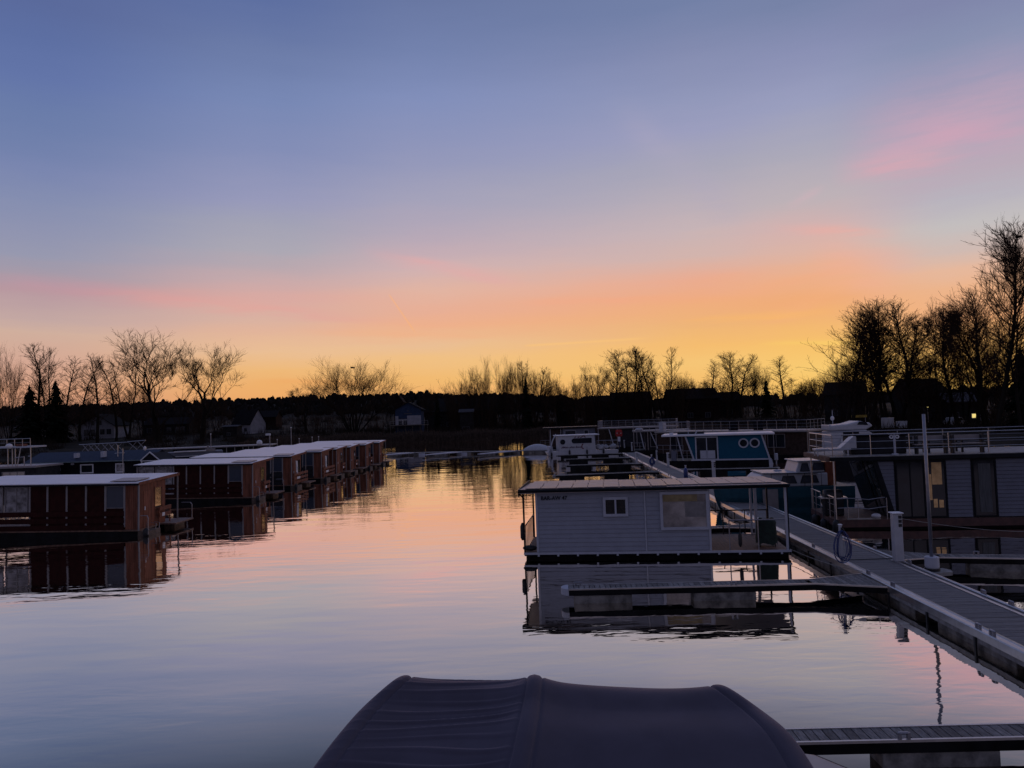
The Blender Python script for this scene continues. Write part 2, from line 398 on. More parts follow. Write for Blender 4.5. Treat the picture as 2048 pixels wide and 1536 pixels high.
def oak(seed, depth=6, trunk=0.26, spread=(0.35, 0.7), stems=1, base_spread=0.0, shrink=0.82, trop=0.05, r=0.018, wander=0.13, ntw=5, tl=0.05, first=0.17, kids=None, low=0.0):
    rnd = random.Random(seed); tk, cn = MB(), MB()
    def rec(p, d, L, r, lv):
        pts, e = limb(tk if lv > depth-3 else cn, rnd, p, d, L, r, r*0.7, 4 if lv > 2 else 3, wander, trop, 5 if lv > depth-2 else (4 if lv > depth-4 else 3))
        if lv < depth and lv > 0:          # side branches along the limb
            for i in range(2 if lv > 1 else 1):
                q = pts[rnd.choice((1, 2))]; sp_, se = limb(cn, rnd, q, rdir(rnd, e, rnd.uniform(.5, 1.0)), L*rnd.uniform(.6, 1.0), max(.0009, r*.3), .0008, 4, 0.17, trop, 3)
                twigs(cn, rnd, sp_, max(2, int(ntw*L*14)), tl*1.1, 0.00065, (0.25, 0.8), trop)
        if lv <= 1: twigs(cn, rnd, pts, ntw+1, tl*1.3, 0.00065, (0.2, 0.7), trop)
        if lv == 0: return
        k = kids or (3 if rnd.random() < 0.3 else 2); a0 = rnd.uniform(0, 6.28)
        for i in range(k):
            rec(pts[-1] if i < 2 else pts[-2], rdir(rnd, e, rnd.uniform(*spread), a0+i*2*math.pi/k+rnd.gauss(0, .3)),
                L*shrink*rnd.uniform(0.8, 1.15), max(0.0009, r*0.7*rnd.uniform(0.6, 0.9)), lv-1)
    if stems == 1:
        tp, e = limb(tk, rnd, (0,0,0), (rnd.gauss(0,.05), rnd.gauss(0,.05), 1), trunk, r, r*0.8, 4, 0.05, 0.02, 7)
        a0 = rnd.uniform(0, 6.28)
        for i in range(4): rec(tp[-1] if i < 2 else tp[-1-(i-1)], rdir(rnd, e, rnd.uniform(0.25, 0.6)+.15*(i > 1), a0+i*1.7), first*rnd.uniform(.9, 1.15), r*(0.62 if i < 2 else .42), depth)
    else:
        for i in range(stems):
            a = 6.28*i/stems+rnd.uniform(-.3, .3); q = rnd.uniform(0.15, 1)*base_spread
            rec((0.015*math.cos(a), 0.015*math.sin(a), 0), (math.cos(a)*q, math.sin(a)*q, 1), first*rnd.uniform(0.85, 1.15), r*rnd.uniform(.4, .6), depth)
    return tk, cn
def conifer(seed, n=26, w=0.22, per=16):
    rnd = random.Random(seed); tk, cn = MB(), MB()
    tk.tube([(0,0,0),(0,0,1)], 0.014, 6, 0.003)
    for i in range(n):
        t = 0.04+0.95*i/n; L = (w*(1-t)**0.7+0.012)*rnd.uniform(.72, 1.2)
        for k in range(per):
            a = rnd.uniform(0, 6.28); l = L*rnd.uniform(0.4, 1.25); z = t+rnd.uniform(-.02, .02)
            c, s_ = math.cos(a), math.sin(a); ww = l*0.28
            for q in (0.3, 0.65, 1.0):
                zz = z-l*q*0.35+rnd.uniform(-.012, .012); cx, cy = c*l*q, s_*l*q; e = ww*(1.15-q*0.6)
                cn.add([(cx-s_*e, cy+c*e, zz-0.02), (cx+s_*e, cy-c*e, zz-0.012), (cx-c*l*.34, cy-s_*l*.34, zz+0.035+rnd.uniform(0,.02)), (cx+c*l*.18, cy+s_*l*.18, zz-0.012)], [(0,1,2),(0,3,1)])
    return tk, cn
def normalise(tk, cn):
    allv = tk.v+cn.v; zs = sorted(v[2] for v in allv); top = zs[-1]
    xr = sorted(abs(v[0]) for v in allv if v[2] > 0.15*top); w = xr[int(len(xr)*0.985)]*2
    for q in (tk, cn): q.v = [(v[0]/w, v[1]/w, v[2]/top) for v in q.v]
PROTO = {}
def proto(kind, gen, foliage=M_twig):
    tk, cn = gen; normalise(tk, cn)
    a, c = tk.build('trunk', M_bark), cn.build('crown', foliage)
    PROTO[kind] = (a.data, c.data)
    bpy.data.objects.remove(a); bpy.data.objects.remove(c)
proto('alder1', alder(1, 52, .17, .2)); proto('alder2', alder(2, 52, 0.19, 0.26)); proto('alder3', alder(5, 40, 0.2, 0.24, True))
proto('spread1', oak(12, 5, 0.24, (.22,.5), first=0.17, ntw=3, trop=.09, shrink=.8)); proto('spread2', oak(17, 5, 0.3, (0.22, 0.48), first=0.16, ntw=3, trop=.08, shrink=.8))
proto('round', oak(21, 5, 0.1, (0.3, 0.7), first=0.16, ntw=6, trop=0.02))
proto('willow1', oak(31, 4, stems=9, base_spread=0.7, spread=(0.12, 0.34), trop=0.05, wander=0.05, first=0.24, ntw=6, tl=0.10, kids=2))
proto('willow2', oak(36, 4, stems=5, base_spread=0.34, spread=(0.12, 0.36), trop=0.07, wander=0.06, first=0.24, ntw=6, tl=0.09, kids=2))
proto('grove', oak(41, 4, stems=5, base_spread=0.6, spread=(0.2, 0.55), trop=0.04, wander=0.10, first=0.22, ntw=5, tl=0.07))
proto('big1', alder(51, 84, 0.24, 0.22)); proto('big2', oak(57, 6, 0.2, (0.22, 0.5), first=0.15, shrink=0.83, ntw=2, tl=0.04))
proto('big3', alder(62, 60, 0.26, 0.26, True))
proto('conifer', conifer(3), M_fir); proto('conifer_wide', conifer(8, 22, 0.3, 20), M_fir)
WF = {'alder1': 1.9, 'alder2': 1.9, 'alder3': 1.7, 'big1': 1.75, 'big3': 1.5, 'big2': 1.3, 'conifer': 1, 'conifer_wide': .9}
def tree(kind, x, top, Y, wpx, label, name='bare_tree', cat='tree', group='bare trees along the shore', ivy=False, rz=None):
    p = at_y(x, horizon(x)+20, Y); X = p.x; g = ground(X, Y)
    H = h_at(x, top, Y)-g+0.2; Wd = wpx/F_PX*Y
    t = thing(name, label, cat, (X, Y, g-0.2), random.uniform(0, 6.28) if rz is None else rz, group, (Wd*WF.get(kind, 1.1), Wd*WF.get(kind, 1.1), H))
    for nm, me in zip(('trunk', 'crown'), PROTO[kind]):
        o = bpy.data.objects.new(nm, me); col.objects.link(o); o.parent = t
    return t
TL = [ # far left
 ('willow2', 18, 680, 205, 78, 'bushy many-stemmed bare tree at the far left edge of the photo'),
 ('alder2', 74, 688, 210, 44, 'tall slim bare tree, first right of the bushy tree at the left edge'),
 ('alder3', 98, 690, 214, 40, 'bare forked tree directly behind the dark fir at far left'),
 ('alder1', 131, 708, 212, 38, 'slim bare tree rising just right of the dark fir'),
 ('alder2', 161, 713, 216, 36, 'slim bare tree above the left slope of the white gabled house roof'),
 ('alder1', 195, 702, 206, 40, 'single straight slender tree in front of the white gabled house'),
 ('alder2', 232, 712, 214, 36, 'slender leaning tree just right of the white gabled house'),
 ('alder3', 258, 716, 222, 40, 'slender forked tree between the white gabled house and the large spreading tree'),
 ('spread1', 318, 658, 200, 160, 'largest spreading bare tree on the left shore with a broad crown'),
 ('spread2', 404, 675, 203, 112, 'spreading bare tree forked like a goblet, right of the largest left tree'),
 ('grove', 284, 760, 225, 70, 'low bushy tree under the left side of the largest spreading tree'),
 ('round', 178, 782, 226, 46, 'low rounded bare tree left of the white gabled house roof'),
 ('grove', 430, 790, 235, 56, 'low bare tree right below the goblet-shaped tree'),
 ('spread2', 613, 765, 232, 58, 'small bare tree with open branches left of the big fan-shaped willow'),
 ('willow1', 707, 706, 215, 150, 'big fan-shaped bare willow standing alone near mid shore'),
 ('willow2', 779, 765, 232, 40, 'small pale bare tree right of the big fan-shaped willow'),
 ('round', 855, 764, 222, 44, 'round-crowned small tree above the blue boathouse gable'),
 ('willow2', 900, 764, 238, 34, 'small fan-shaped bare tree above the long barn roof'),
 ('willow2', 940, 738, 220, 50, 'leaning bare tree at the left end of the middle willow group'),
 ('willow2', 967, 705, 216, 58, 'tall fuzzy willow, tallest at the left of the middle willow group'),
 ('willow2', 1008, 712, 222, 44, 'upright fuzzy willow second from left in the middle willow group'),
 ('willow1', 1036, 704, 214, 56, 'tall willow directly left of the pointed dark conifer'),
 ('alder3', 1066, 720, 218, 44, 'bare tree rising behind the pointed dark conifer'),
 ('grove', 1084, 728, 224, 46, 'bare tree right of the pointed dark conifer'),
 ('round', 1117, 742, 220, 60, 'broad bare tree behind the lit-edged small house right of the conifer'),
 ('grove', 1160, 754, 212, 34, 'dense dark small tree left of the central alder pair'),
 ('spread2', 1190, 720, 206, 56, 'broad bare alder at the left of the central group'),
 ('big1', 1219, 697, 204, 50, 'pointed tall alder standing above the white lettered boat'),
 ('alder3', 1262, 698, 206, 44, 'bare alder at the left of the dense central clump'),
 ('big1', 1289, 690, 202, 50, 'tallest alder of the dense central clump'),
 ('alder2', 1311, 694, 207, 34, 'slim alder right of the tallest central alder'),
 ('alder3', 1332, 692, 204, 42, 'alder at the right end of the dense central clump'),
 ('grove', 1356, 741, 212, 42, 'low bushy tree just right of the central clump'),
 ('round', 1386, 742, 226, 54, 'low round tree above the left end of the reddish roof'),
 ('alder1', 1423, 716, 222, 34, 'thin pointed tree above the reddish roof'),
 ('round', 1418, 745, 216, 44, 'low dense tree above the right end of the reddish roof'),
 ('big1', 1457, 702, 208, 56, 'tall bare tree right of the reddish roof'),
 ('alder2', 1483, 704, 212, 34, 'thin bare tree beside the tall tree right of the reddish roof'),
 ('willow1', 1513, 718, 216, 72, 'pale fan-shaped willow left of the small fir'),
 ('alder1', 1572, 710, 200, 42, 'single slender larch-like tree standing right of the small fir'),
 ('round', 1604, 754, 196, 54, 'low bare bush-like tree left of the timber gabled house'),
 ('grove', 1638, 752, 190, 56, 'low bare tree touching the timber gabled house on its left'),
 # right
 ('big3', 1694, 606, 126, 116, 'leaning bare alder at the left edge of the big right-hand group'),
 ('big1', 1737, 597, 124, 96, 'second alder from left in the big right-hand group'),
 ('big3', 1772, 596, 127, 104, 'ivy-darkened alder, third in the big right-hand group'),
 ('big1', 1816, 600, 122, 100, 'straight alder in the middle of the big right-hand group'),
 ('big2', 1880, 588, 124, 130, 'forked alder standing in front of the dark roof at right'),
 ('big2', 1952, 566, 118, 160, 'broad many-branched tree left of the two tallest trees'),
 ('big1', 1992, 446, 108, 118, 'tall leaning tree left of the tallest tree at the right edge'),
 ('big2', 2040, 420, 106, 130, 'tallest tree, cut by the right edge of the photo, holding a nest'),
 ('grove', 1730, 700, 140, 90, 'low tangled tree under the left part of the right-hand group'),
 ('grove', 1852, 690, 138, 84, 'low tangled tree under the middle of the right-hand group'),
 ('grove', 1930, 655, 132, 110, 'dense dark tangled tree left of the tall right-edge trees'),
 ('alder3', 1795, 612, 134, 80, 'upright bare tree behind the middle of the right-hand group'),
 ('big1', 1915, 600, 130, 96, 'bare tree behind and right of the forked alder'),
 ('big3', 1972, 560, 126, 110, 'bare tree behind the broad many-branched tree'),
 ('grove', 1700, 706, 136, 90, 'low tangled tree at the left foot of the right-hand group'),
 ('grove', 1890, 700, 128, 100, 'low tangled tree below the forked alder'),
 ('grove', 2030, 640, 124, 120, 'dense dark thicket tree at the foot of the tallest tree'),
]
for kind, x, top, Y, w, lab in TL: tree(kind, x, top, Y, w, lab)
for kind, x, top, Y, w, lab in [
 ('conifer_wide', 112, 758, 212, 52, 'dark fir left of the white gabled house, taller of the left pair'),
 ('conifer_wide', 60, 768, 208, 58, 'dark fir with broad skirt, lower of the left pair'),
 ('conifer', 1054, 751, 212, 24, 'pointed dark conifer in the middle willow group'),
 ('conifer', 1093, 776, 220, 12, 'tiny narrow conifer right of the pointed dark conifer'),
 ('conifer_wide', 1535, 758, 208, 30, 'small fir standing clear on the skyline at right'),
 ('conifer', 875, 785, 235, 16, 'little conifer top behind the long barn roof'),
 ('conifer_wide', 2046, 690, 112, 70, 'dark evergreen at the right edge below the tallest tree')]:
    tree(kind, x, top, Y, w, lab, 'conifer_tree', 'conifer', 'conifers among the bare trees')
# nests and ivy sit in the trees: a nest rests on the branches, so it is its own thing
def nest(x, y, Y, r, label):
    p = at_y(x, y, Y); bb = MB(); rnd = random.Random(int(x))
    for i in range(90):
        a, q = rnd.uniform(0, 6.28), rnd.uniform(0.2, 1)*r
        d = Vector((math.cos(a+1.4), math.sin(a+1.4), rnd.uniform(-.25, .25)))*r*0.7
        c = Vector((math.cos(a)*q, math.sin(a)*q, rnd.uniform(-.35, .25)*r))
        bb.tube([c-d, c+d], 0.022, 3)
    o = bb.build('bird_nest', M_bark); o.location = p
    tag(o, label, 'nest')
nest(2038, 473, 106, 0.42, 'stick nest high in the tallest tree at right')
nest(705, 735, 215, 0.6, 'stick nest in the top of the fan-shaped willow')

# far wood on the hill
rnd = random.Random(5); b = MB()
for i in range(5200):
    Y = rnd.uniform(440, 660); X = rnd.uniform(-480, 480)
    if X > 120 and rnd.random() < 0.4: continue
    g = ground(X, Y); H = rnd.uniform(3.8, 6.2)*(1.3 if rnd.random() < 0.05 else 1); w = H*rnd.uniform(.24, .4); fir = rnd.random() < 0.55
    prof = [(1.0, .04), (.75, .3), (.8, .34), (.5, .6), (.55, .64), (.02, 1)] if fir else [(.5, .05), (.95, .35), (1.05, .6), (.8, .85), (.35, 1)]
    n = 5; vs = []
    for q, z in prof:
        for j in range(n):
            t = 6.283*j/n; k = w*q*rnd.uniform(.75, 1.2); vs.append((X+k*math.cos(t), Y+k*math.sin(t), g-1+H*z*rnd.uniform(.96, 1.03)))
    fs = [(a*n+j, a*n+(j+1) % n, (a+1)*n+(j+1) % n, (a+1)*n+j) for a in range(len(prof)-1) for j in range(n)]+[tuple(range((len(prof)-1)*n, len(prof)*n))]
    b.add(vs, fs)
tag(b.build('far_wood', mat('wood_dark', (0.012,0.011,0.011), 0.95, var=0.4, nscale=0.2)), 'dark wooded hill along the skyline behind the houses', 'woodland', kind='stuff')
# thicket of young bare stems behind and between the trees
b = MB(); Z = Vector((0,0,1))
for (xa, xb, top, Ya, Yb, n) in [(0,150,775,215,250,26),(150,300,775,242,262,22),(300,470,782,220,250,20),(590,800,792,215,240,14),(905,1150,752,212,232,60),(1140,1370,744,206,224,64),(1365,1500,752,214,236,34),(1560,1665,756,190,215,34),(1660,1760,712,136,150,12),(1800,1910,705,130,146,12),(1970,2046,660,126,140,16)]:
    for i in range(n):
        px_ = rnd.uniform(xa, xb); Y = rnd.uniform(Ya, Yb); X = at_y(px_, 850, Y).x; g = ground(X, Y)
        H = (h_at(px_, top+rnd.uniform(-8, 26), Y)-g)
        for k in range(6):
            p = Vector((X+rnd.gauss(0,.5), Y+rnd.gauss(0,.5), g-.2)); d = rdir(rnd, Z, rnd.uniform(.03, .42))
            L = H*rnd.uniform(.6, 1); pts, e = limb(b, rnd, p, d, L, .06, .02, 5, .1, .05, 3)
            for q in range(13):
                t_ = rnd.uniform(.3, 1)*4.99; j = int(t_); s0 = pts[j].lerp(pts[j+1], t_-j)
                bp, e2 = limb(b, rnd, s0, rdir(rnd, e, rnd.uniform(.35, .9)), L*rnd.uniform(.08, .2), .022, .010, 3, .15, .08, 3)
                for w_ in range(2): limb(b, rnd, bp[rnd.choice((1,2))], rdir(rnd, e2, rnd.uniform(.4, .9)), L*rnd.uniform(.04, .09), .012, .008, 1, 0, 0, 3)
tag(b.build('bare_thicket', M_twig), 'thicket of young bare stems between the tall shore trees', 'thicket', kind='stuff')
# reeds along the far water's edge
b = MB()
for i in range(24000):
    X = rnd.uniform(-62, 46); Y = shore(X)+rnd.uniform(-3.5, 5); g = max(0, ground(X, Y))
    H = rnd.uniform(1.3, 2.3)*(0.8+0.3*math.sin(X*0.2)**2); w = rnd.uniform(.015, .04); lx = rnd.gauss(0, .12)
    b.add([(X-w, Y, g), (X+w, Y, g), (X+lx+w*.7, Y+rnd.gauss(0,.1), g+H), (X+lx-w*.7, Y, g+H)], [(0,1,2,3)])
tag(b.build('reed_bed', M_reed), 'dry brown reed belt along the far water edge', 'reeds', kind='stuff')
# undergrowth
b = MB()
for i in range(800):
    X = rnd.uniform(-150, 120); s_ = rnd.uniform(6, 75); Y = shore(X)+s_
    if -0.60 < X/Y < -0.51 and Y < 232: continue
    px_ = X/Y
    if rnd.random() < 0.3: Y = shore(X)+rnd.uniform(60, 200)
    g = ground(X, Y); r_ = rnd.uniform(1.2, 3.2)*(1.3 if Y > 260 else 1)
    if -42 < X < -22 and Y < 230: r_ *= 0.45
    for k in range(60):
        d = rdir(rnd, Vector((0,0,1)), rnd.uniform(0, 1.35)); l = r_*rnd.uniform(.5, 1); q = Vector((X+rnd.gauss(0, r_*.5), Y+rnd.gauss(0, r_*.3), g))
        e = q+d*l*0.55; f = e+rdir(rnd, d, .4)*l*0.55; w = Vector((rnd.uniform(.02, .05), rnd.uniform(-.03, .03), 0))
        b.add([q-w, q+w, e+w*.8, e-w*.8, f], [(0,1,2,3), (3,2,4)])
tag(b.build('undergrowth', M_brush), 'bare bushes and brush covering the bank behind the reeds', 'brush', kind='stuff')

# ------------------------------------------------------------------ houses on the bank
M_wallw = mat('white_render_wall', (0.26,0.26,0.29), 0.9, var=0.15, nscale=1)
M_wallg = mat('grey_render_wall', (0.022,0.021,0.022), 0.9, var=0.3, nscale=1)
M_wallr = mat('reddish_wall', (0.018,0.010,0.009), 0.9, var=0.3, nscale=1)
M_blue = mat('blue_boarding', (0.025,0.04,0.08), 0.7, var=0.2, nscale=1)
M_roofd = mat('dark_tile_roof', (0.012,0.011,0.012), 0.9, var=0.35, nscale=2, bump=0.5, bscale=12)
M_roofr = mat('reddish_tile_roof', (0.016,0.011,0.011), 0.9, var=0.3, nscale=2, bump=0.5, bscale=12)
M_roofg = mat('pale_sheet_roof', (0.07,0.07,0.08), 0.8, var=0.2, nscale=2)
M_glass = glass_mat()
M_frame = mat('white_window_frame', (0.70,0.70,0.72), 0.5, var=0.1)
M_wframe = mat('grey_house_window_frame', (0.09,0.09,0.10), 0.7, var=0.1)
M_lit = bpy.data.materials.new('lit_window'); M_lit.use_nodes = True
_p = M_lit.node_tree.nodes['Principled BSDF']; _p.inputs['Emission Color'].default_value = (1.0,0.78,0.25,1); _p.inputs['Emission Strength'].default_value = 0.9
_p.inputs['Base Color'].default_value = (0.3,0.25,0.1,1)

def window(parent, x, z, w, h, y=0.0, fw=0.09, frame=None, glass=None, bars=1, name='window'):
    f = MB(); o = fw
    f.ring([(x-o,z-o),(x+w+o,z-o),(x+w+o,z+h+o),(x-o,z+h+o)], [(x,z),(x+w,z),(x+w,z+h),(x,z+h)], y-0.05, y+0.02)
    for k in range(bars): q = x+w*(k+1)/(bars+1); f.box(q-fw*.35, q+fw*.35, y-0.04, y-0.006, z, z+h)
    fr = f.build(name, frame or M_frame, parent)
    MB().box(x-0.01, x+w+0.01, y-0.008, y+0.01, z-0.01, z+h+0.01).build('pane', glass or M_glass, fr)
    return fr
def house(name, label, cat, xa, xb, ridge_y, eave_y, Y, depth=8, gable='front', wall=M_wallw, roof=M_roofd, wins=(), chimney=None, rz=0, base=None, lit=(), over=0.35, door=None):
    xm = (xa+xb)/2; p = at_y(xm, horizon(xm)+15, Y); g = ground(p.x, Y) if base is None else base
    w = (xb-xa)/F_PX*Y; hr = h_at(xm, ridge_y, Y)-g; he = h_at(xm, eave_y, Y)-g
    t = thing(name, label, cat, (p.x, Y, g), rz)
    a = w/2; z0 = -3.0
    if gable == 'front':
        MB().prism([(-a,z0),(a,z0),(a,he),(0,hr-.05),(-a,he)], 0, depth).build('wall', wall, t)
        s_ = (hr-he)/a; o = over; th = 0.18
        rb = MB()
        for k in (-1, 1):
            rb.prism([(0,hr),(k*(a+o),he-s_*o),(k*(a+o),he-s_*o+th),(0,hr+th)], -o, depth+o)
        r_ = rb.build('roof', roof, t)
    else:
        hd = depth/2
        MB().prism([(0,z0),(depth,z0),(depth,he),(hd,hr-.05),(0,he)], -a, a, 'x').build('wall', wall, t)
        s_ = (hr-he)/hd; o = over; th = 0.18; rb = MB()
        rb.prism([(hd,hr),(-o,he-s_*o),(-o,he-s_*o+th),(hd,hr+th)], -a-o, a+o, 'x')
        rb.prism([(hd,hr+.003),(depth+o,he-s_*o),(depth+o,he-s_*o+th),(hd,hr+th+.003)], -a-o, a+o, 'x')
        r_ = rb.build('roof', roof, t)
    if chimney: 
        cx, cy, ch = chimney; MB().box(cx-.35, cx+.35, cy-.35, cy+.35, he, hr+ch).build('chimney', M_roofr, r_)
    for wn in wins:
        x, z, ww, hh = wn[:4]; window(t, x, z, ww, hh, -0.002, bars=wn[4] if len(wn) > 4 else 1, frame=M_wframe)
    for (x, z, ww, hh) in lit: window(t, x, z, ww, hh, -0.002, glass=M_lit, bars=0)
    if door:
        x, ww, hh = door; d = MB().box(x, x+ww, -0.06, 0.01, 0, hh).build('door', M_roofd, t)
        MB().box(x+ww-.2, x+ww-.08, -0.12, -0.061, hh*.45, hh*.45+.04).build('handle', M_frame, d)
    return t, w, he, hr
house('gabled_house', 'white gabled house behind slender trees on the left bank', 'house', 160, 228, 829, 851, 230, 9, wins=[(-1.7,3.7,.9,1.2,0),(.5,3.7,.9,1.2,0),(-3.9,.6,1.2,1.7),(-1.9,.4,1.3,1.9),(1.0,.8,1.3,1.5),(3.0,.8,1.3,1.5)], base=3.4, over=.6)
house('bungalow', 'long low grey bungalow right of the white gabled house', 'house', 286, 378, 836, 849, 242, 9, 'side', M_wallg, wins=[(-6,.7,1.4,1.4),(-3,.7,1.4,1.4),(0.4,.7,1.2,1.4),(3.2,.2,1,2.1,0),(4.8,.2,1.2,2.1,0)], base=3.3)
house('steep_roofed_house', 'steep dark-roofed house with pale gable end, left of mid shore', 'house', 458, 508, 819, 847, 226, 6, 'side', M_wallw, wins=[(-2.2,.3,1,.9),(1.2,.3,1,.9)], chimney=(.2,3,.9), rz=R(-28), base=3.3)
house('flat_shed', 'low pale-roofed shed in front of the steep dark roof', 'shed', 446, 474, 851.5, 853.5, 212, 4, 'side', M_wallg, M_roofg, wins=[(-.8,.4,.8,.8)])
house('red_shed', 'small reddish house wall right of the steep dark roof', 'house', 512, 552, 822, 834, 262, 7, 'side', M_wallr, wins=[(-1.4,1,.9,1),(1,1,.9,1)], base=2.6)
t, w, he, hr = house('blue_boathouse', 'blue and white boathouse with a deck at the reeds', 'boathouse', 791, 843, 805, 819, 200, 6, wall=M_blue, roof=M_roofd, base=4.2, over=.5)
MB().box(-.3, 3.4, -.04, .01, -.1, 2.35).build('white_panel', M_wallw, t)
MB().box(-3.45, -2.65, -.04, .01, -.1, 2.3).build('white_panel', M_wallw, t)
d_ = MB().box(-2.6, -.36, -.05, .01, -.1, 1.25).build('glass_door', M_glass, t)
MB().box(-1.52, -1.42, -.09, -.052, -.1, 1.25).box(-2.6,-.36,-.09,-.052,1.18,1.28).build('door_frame', M_frame, d_)
MB().box(-2.6, -.36, -.08, .01, 1.35, 1.62).build('banner', M_roofg, t)
MB().box(-1.1, .95, -.06, .01, 2.75, 2.98).build('name_board', M_roofg, t)
MB().lathe([(.22,0),(.22,.04)], (.0,-.05,3.6), 12, 'y').build('round_emblem', M_roofg, t)
dk = MB().box(-4.6, 5.4, -2.6, -.01, -.28, -.1)
for k in range(6): dk.box(-4.5+k*1.95, -4.38+k*1.95, -2.5, -2.38, -3.6, -.28)
dk.build('deck', mat('old_grey_wood', (0.10,0.085,0.07), 0.9, var=0.4), t)
rl = MB()
for k in range(11): rl.box(-4.55+k, -4.50+k, -2.55, -2.50, -.1, .85)
rl.box(-4.6, 5.5, -2.56, -2.49, .85, .9).box(-4.6, 5.5, -2.54, -2.51, .4, .43); rl.build('railing', M_frame if False else mat('galvanised_rail', (0.22,0.22,0.24), .5, .6), t)
house('far_gable', 'small dark gable peeking above the blue boathouse', 'house', 789, 807, 791, 803, 262, 6, wall=M_wallr, chimney=(-.6,1,.6), wins=[(-.5,5.2,.8,.8,0)])
house('long_barn', 'long dark barn roof right of the blue boathouse', 'barn', 850, 994, 796, 822, 240, 12, 'side', M_wallg, wins=[(-8,1.2,1.6,1.4),(-4.5,1.2,1.6,1.4),(2,1,1.6,1.4)])
house('grey_garage', 'small pale garage in front of the long barn', 'garage', 920, 946, 819, 824, 212, 5, 'side', M_wallg, M_roofg, wins=[(-1.2,.6,2,1,2)])
house('small_house', 'small house with pale gable right of the pointed conifer', 'house', 1113, 1150, 791, 803, 224, 8, wall=M_wallg, wins=[(-.5,5,1,1.1,0)])
house('low_house', 'low dark-roofed house behind the white lettered boat', 'house', 1172, 1226, 792, 803, 228, 8, 'side', M_wallg, wins=[(-3,1,1.4,1.3),(1,1,1.4,1.3)])
house('broad_house', 'broad dark-roofed house under the dense central alders', 'house', 1228, 1304, 784, 800, 224, 9, 'side', M_wallg, chimney=(3,4.5,.7), wins=[(-4,1,1.5,1.3),(0,1,1.5,1.3),(3.4,1,1.2,1.3)])
house('red_roofed_house', 'house with a long reddish tiled roof at right of centre', 'house', 1342, 1438, 777, 797, 214, 9, 'side', M_wallr, M_roofr, wins=[(-5.5,1,1.4,1.3),(-2,1,1.4,1.3),(3,1,1.4,1.3)])
house('annex_house', 'dark annex roof joined right of the reddish roof', 'house', 1441, 1484, 784, 800, 222, 8, 'side', M_wallg, wins=[(-1,1,1.3,1.2)])
house('timber_gabled_house', 'pale timber gabled house at the left foot of the right-hand trees', 'house', 1652, 1722, 764, 788, 168, 8, 'side', M_wallg, M_roofd, rz=R(-32), wins=[(-2.4,1.2,1.1,1.3),(1.2,1.2,1.1,1.3)])
house('large_dark_roof_house', 'large dark-roofed house behind the right-hand trees', 'house', 1826, 1896, 757, 785, 160, 9, 'side', M_wallg, wins=[(-2.4,1.2,1.1,1.3),(1.2,1.2,1.1,1.3)])
house('low_right_house', 'low pale-roofed house with one lit window at far right', 'house', 1898, 1966, 786, 803, 142, 8, 'side', M_wallg, M_roofg, wins=[(-2.6,.9,1.1,1.1)], lit=[(1.0,.9,.75,.75)])
MB_ = MB()
for x, y in ():
    pass
def vehicle(name, label, cat, x, y, Y, L, H, W_=1.9, mt=None, van=False, rz=0.0):
    p = at_y(x, y, Y); g = ground(p.x, Y)
    t = thing(name, label, cat, (p.x, Y, g+.02), rz)
    a = L/2; zc = .28
    if van: prof = [(-a,zc),(a,zc),(a,H*.5),(a*.86,H*.62),(a*.66,H),(-a*.97,H),(-a,H*.9)]
    else: prof = [(-a,zc),(a,zc),(a*.98,H*.5),(a*.5,H*.6),(a*.22,H),(-a*.55,H),(-a*.85,H*.62),(-a,H*.55)]
    MB().prism(prof, -W_/2, W_/2).build('body', mt, t, bevel=.05)
    MB().prism([(-a*.5,H*.62),(a*.42,H*.62),(a*.2,H*.93),(-a*.5,H*.93)] if not van else [(-a*.2,H*.6),(a*.74,H*.6),(a*.6,H*.9),(-a*.2,H*.9)], -W_/2-.01, -W_/2+.02).build('side_window', M_glass, t)
    for s_ in (-1, 1):
        for q in (-W_/2-.02, W_/2-.2):
            wb = MB().lathe([(.3,0),(.3,.22)], (s_*a*.62, q, .3), 14, 'y').build('wheel', M_tyre, t)
            MB().lathe([(.17,0),(.17,.02)], (s_*a*.62, q-.022, .3), 12, 'y').build('rim', M_frame, wb)
    return t
M_tyre = mat('black_rubber', (0.015,0.015,0.016), 0.8)
M_white = mat('white_gelcoat', (0.42,0.43,0.46), 0.35, var=0.08)
vehicle('parked_van', 'white van parked behind the flybridge cruiser', 'van', 1776, 850, 126, 1.9, 2.0, mt=M_white, van=True, rz=R(60))
vehicle('parked_car', 'small white car parked right of the white van', 'car', 1805, 850, 124, 2.4, 1.4, mt=M_white, rz=R(70))
vehicle('parked_car', 'light car half hidden in front of the low right house', 'car', 1910, 826, 132, 3.9, 1.5, mt=M_white, rz=R(20))
vehicle('camper_van', 'pale camper standing right of the lit window', 'camper', 1966, 812, 134, 2.6, 2.7, mt=M_white, van=True, rz=R(60))
def post_sign(name, label, cat, x, ytop, ybot, Y, wpx, hpx, mt):
    p = at_y(x, ytop, Y); g = ground(p.x, Y); t = thing(name, label, cat, (p.x, Y, g))
    w, h = wpx/F_PX*Y, hpx/F_PX*Y; z = p.z-g
    MB().box(-w/2, w/2, -.04, 0, z-h, z).build('board', mt, t, bevel=.01)
    for s_ in (-1, 1): MB().box(s_*w*.4-.04, s_*w*.4+.04, .001, .08, -.3, z-h*.3).build('post', M_metal, t)
    return t
M_metal = mat('galvanised_steel', (0.30,0.30,0.33), 0.42, 0.75, var=0.15)
M_alu = mat('aluminium_rail', (0.50,0.49,0.50), 0.32, 0.9, var=0.12)
post_sign('yellow_sign', 'long yellow sign board on posts behind the flybridge cruiser', 'sign', 1718, 830, 850, 128, 31, 5, mat('yellow_sign_paint', (0.45,0.32,0.05), .6))
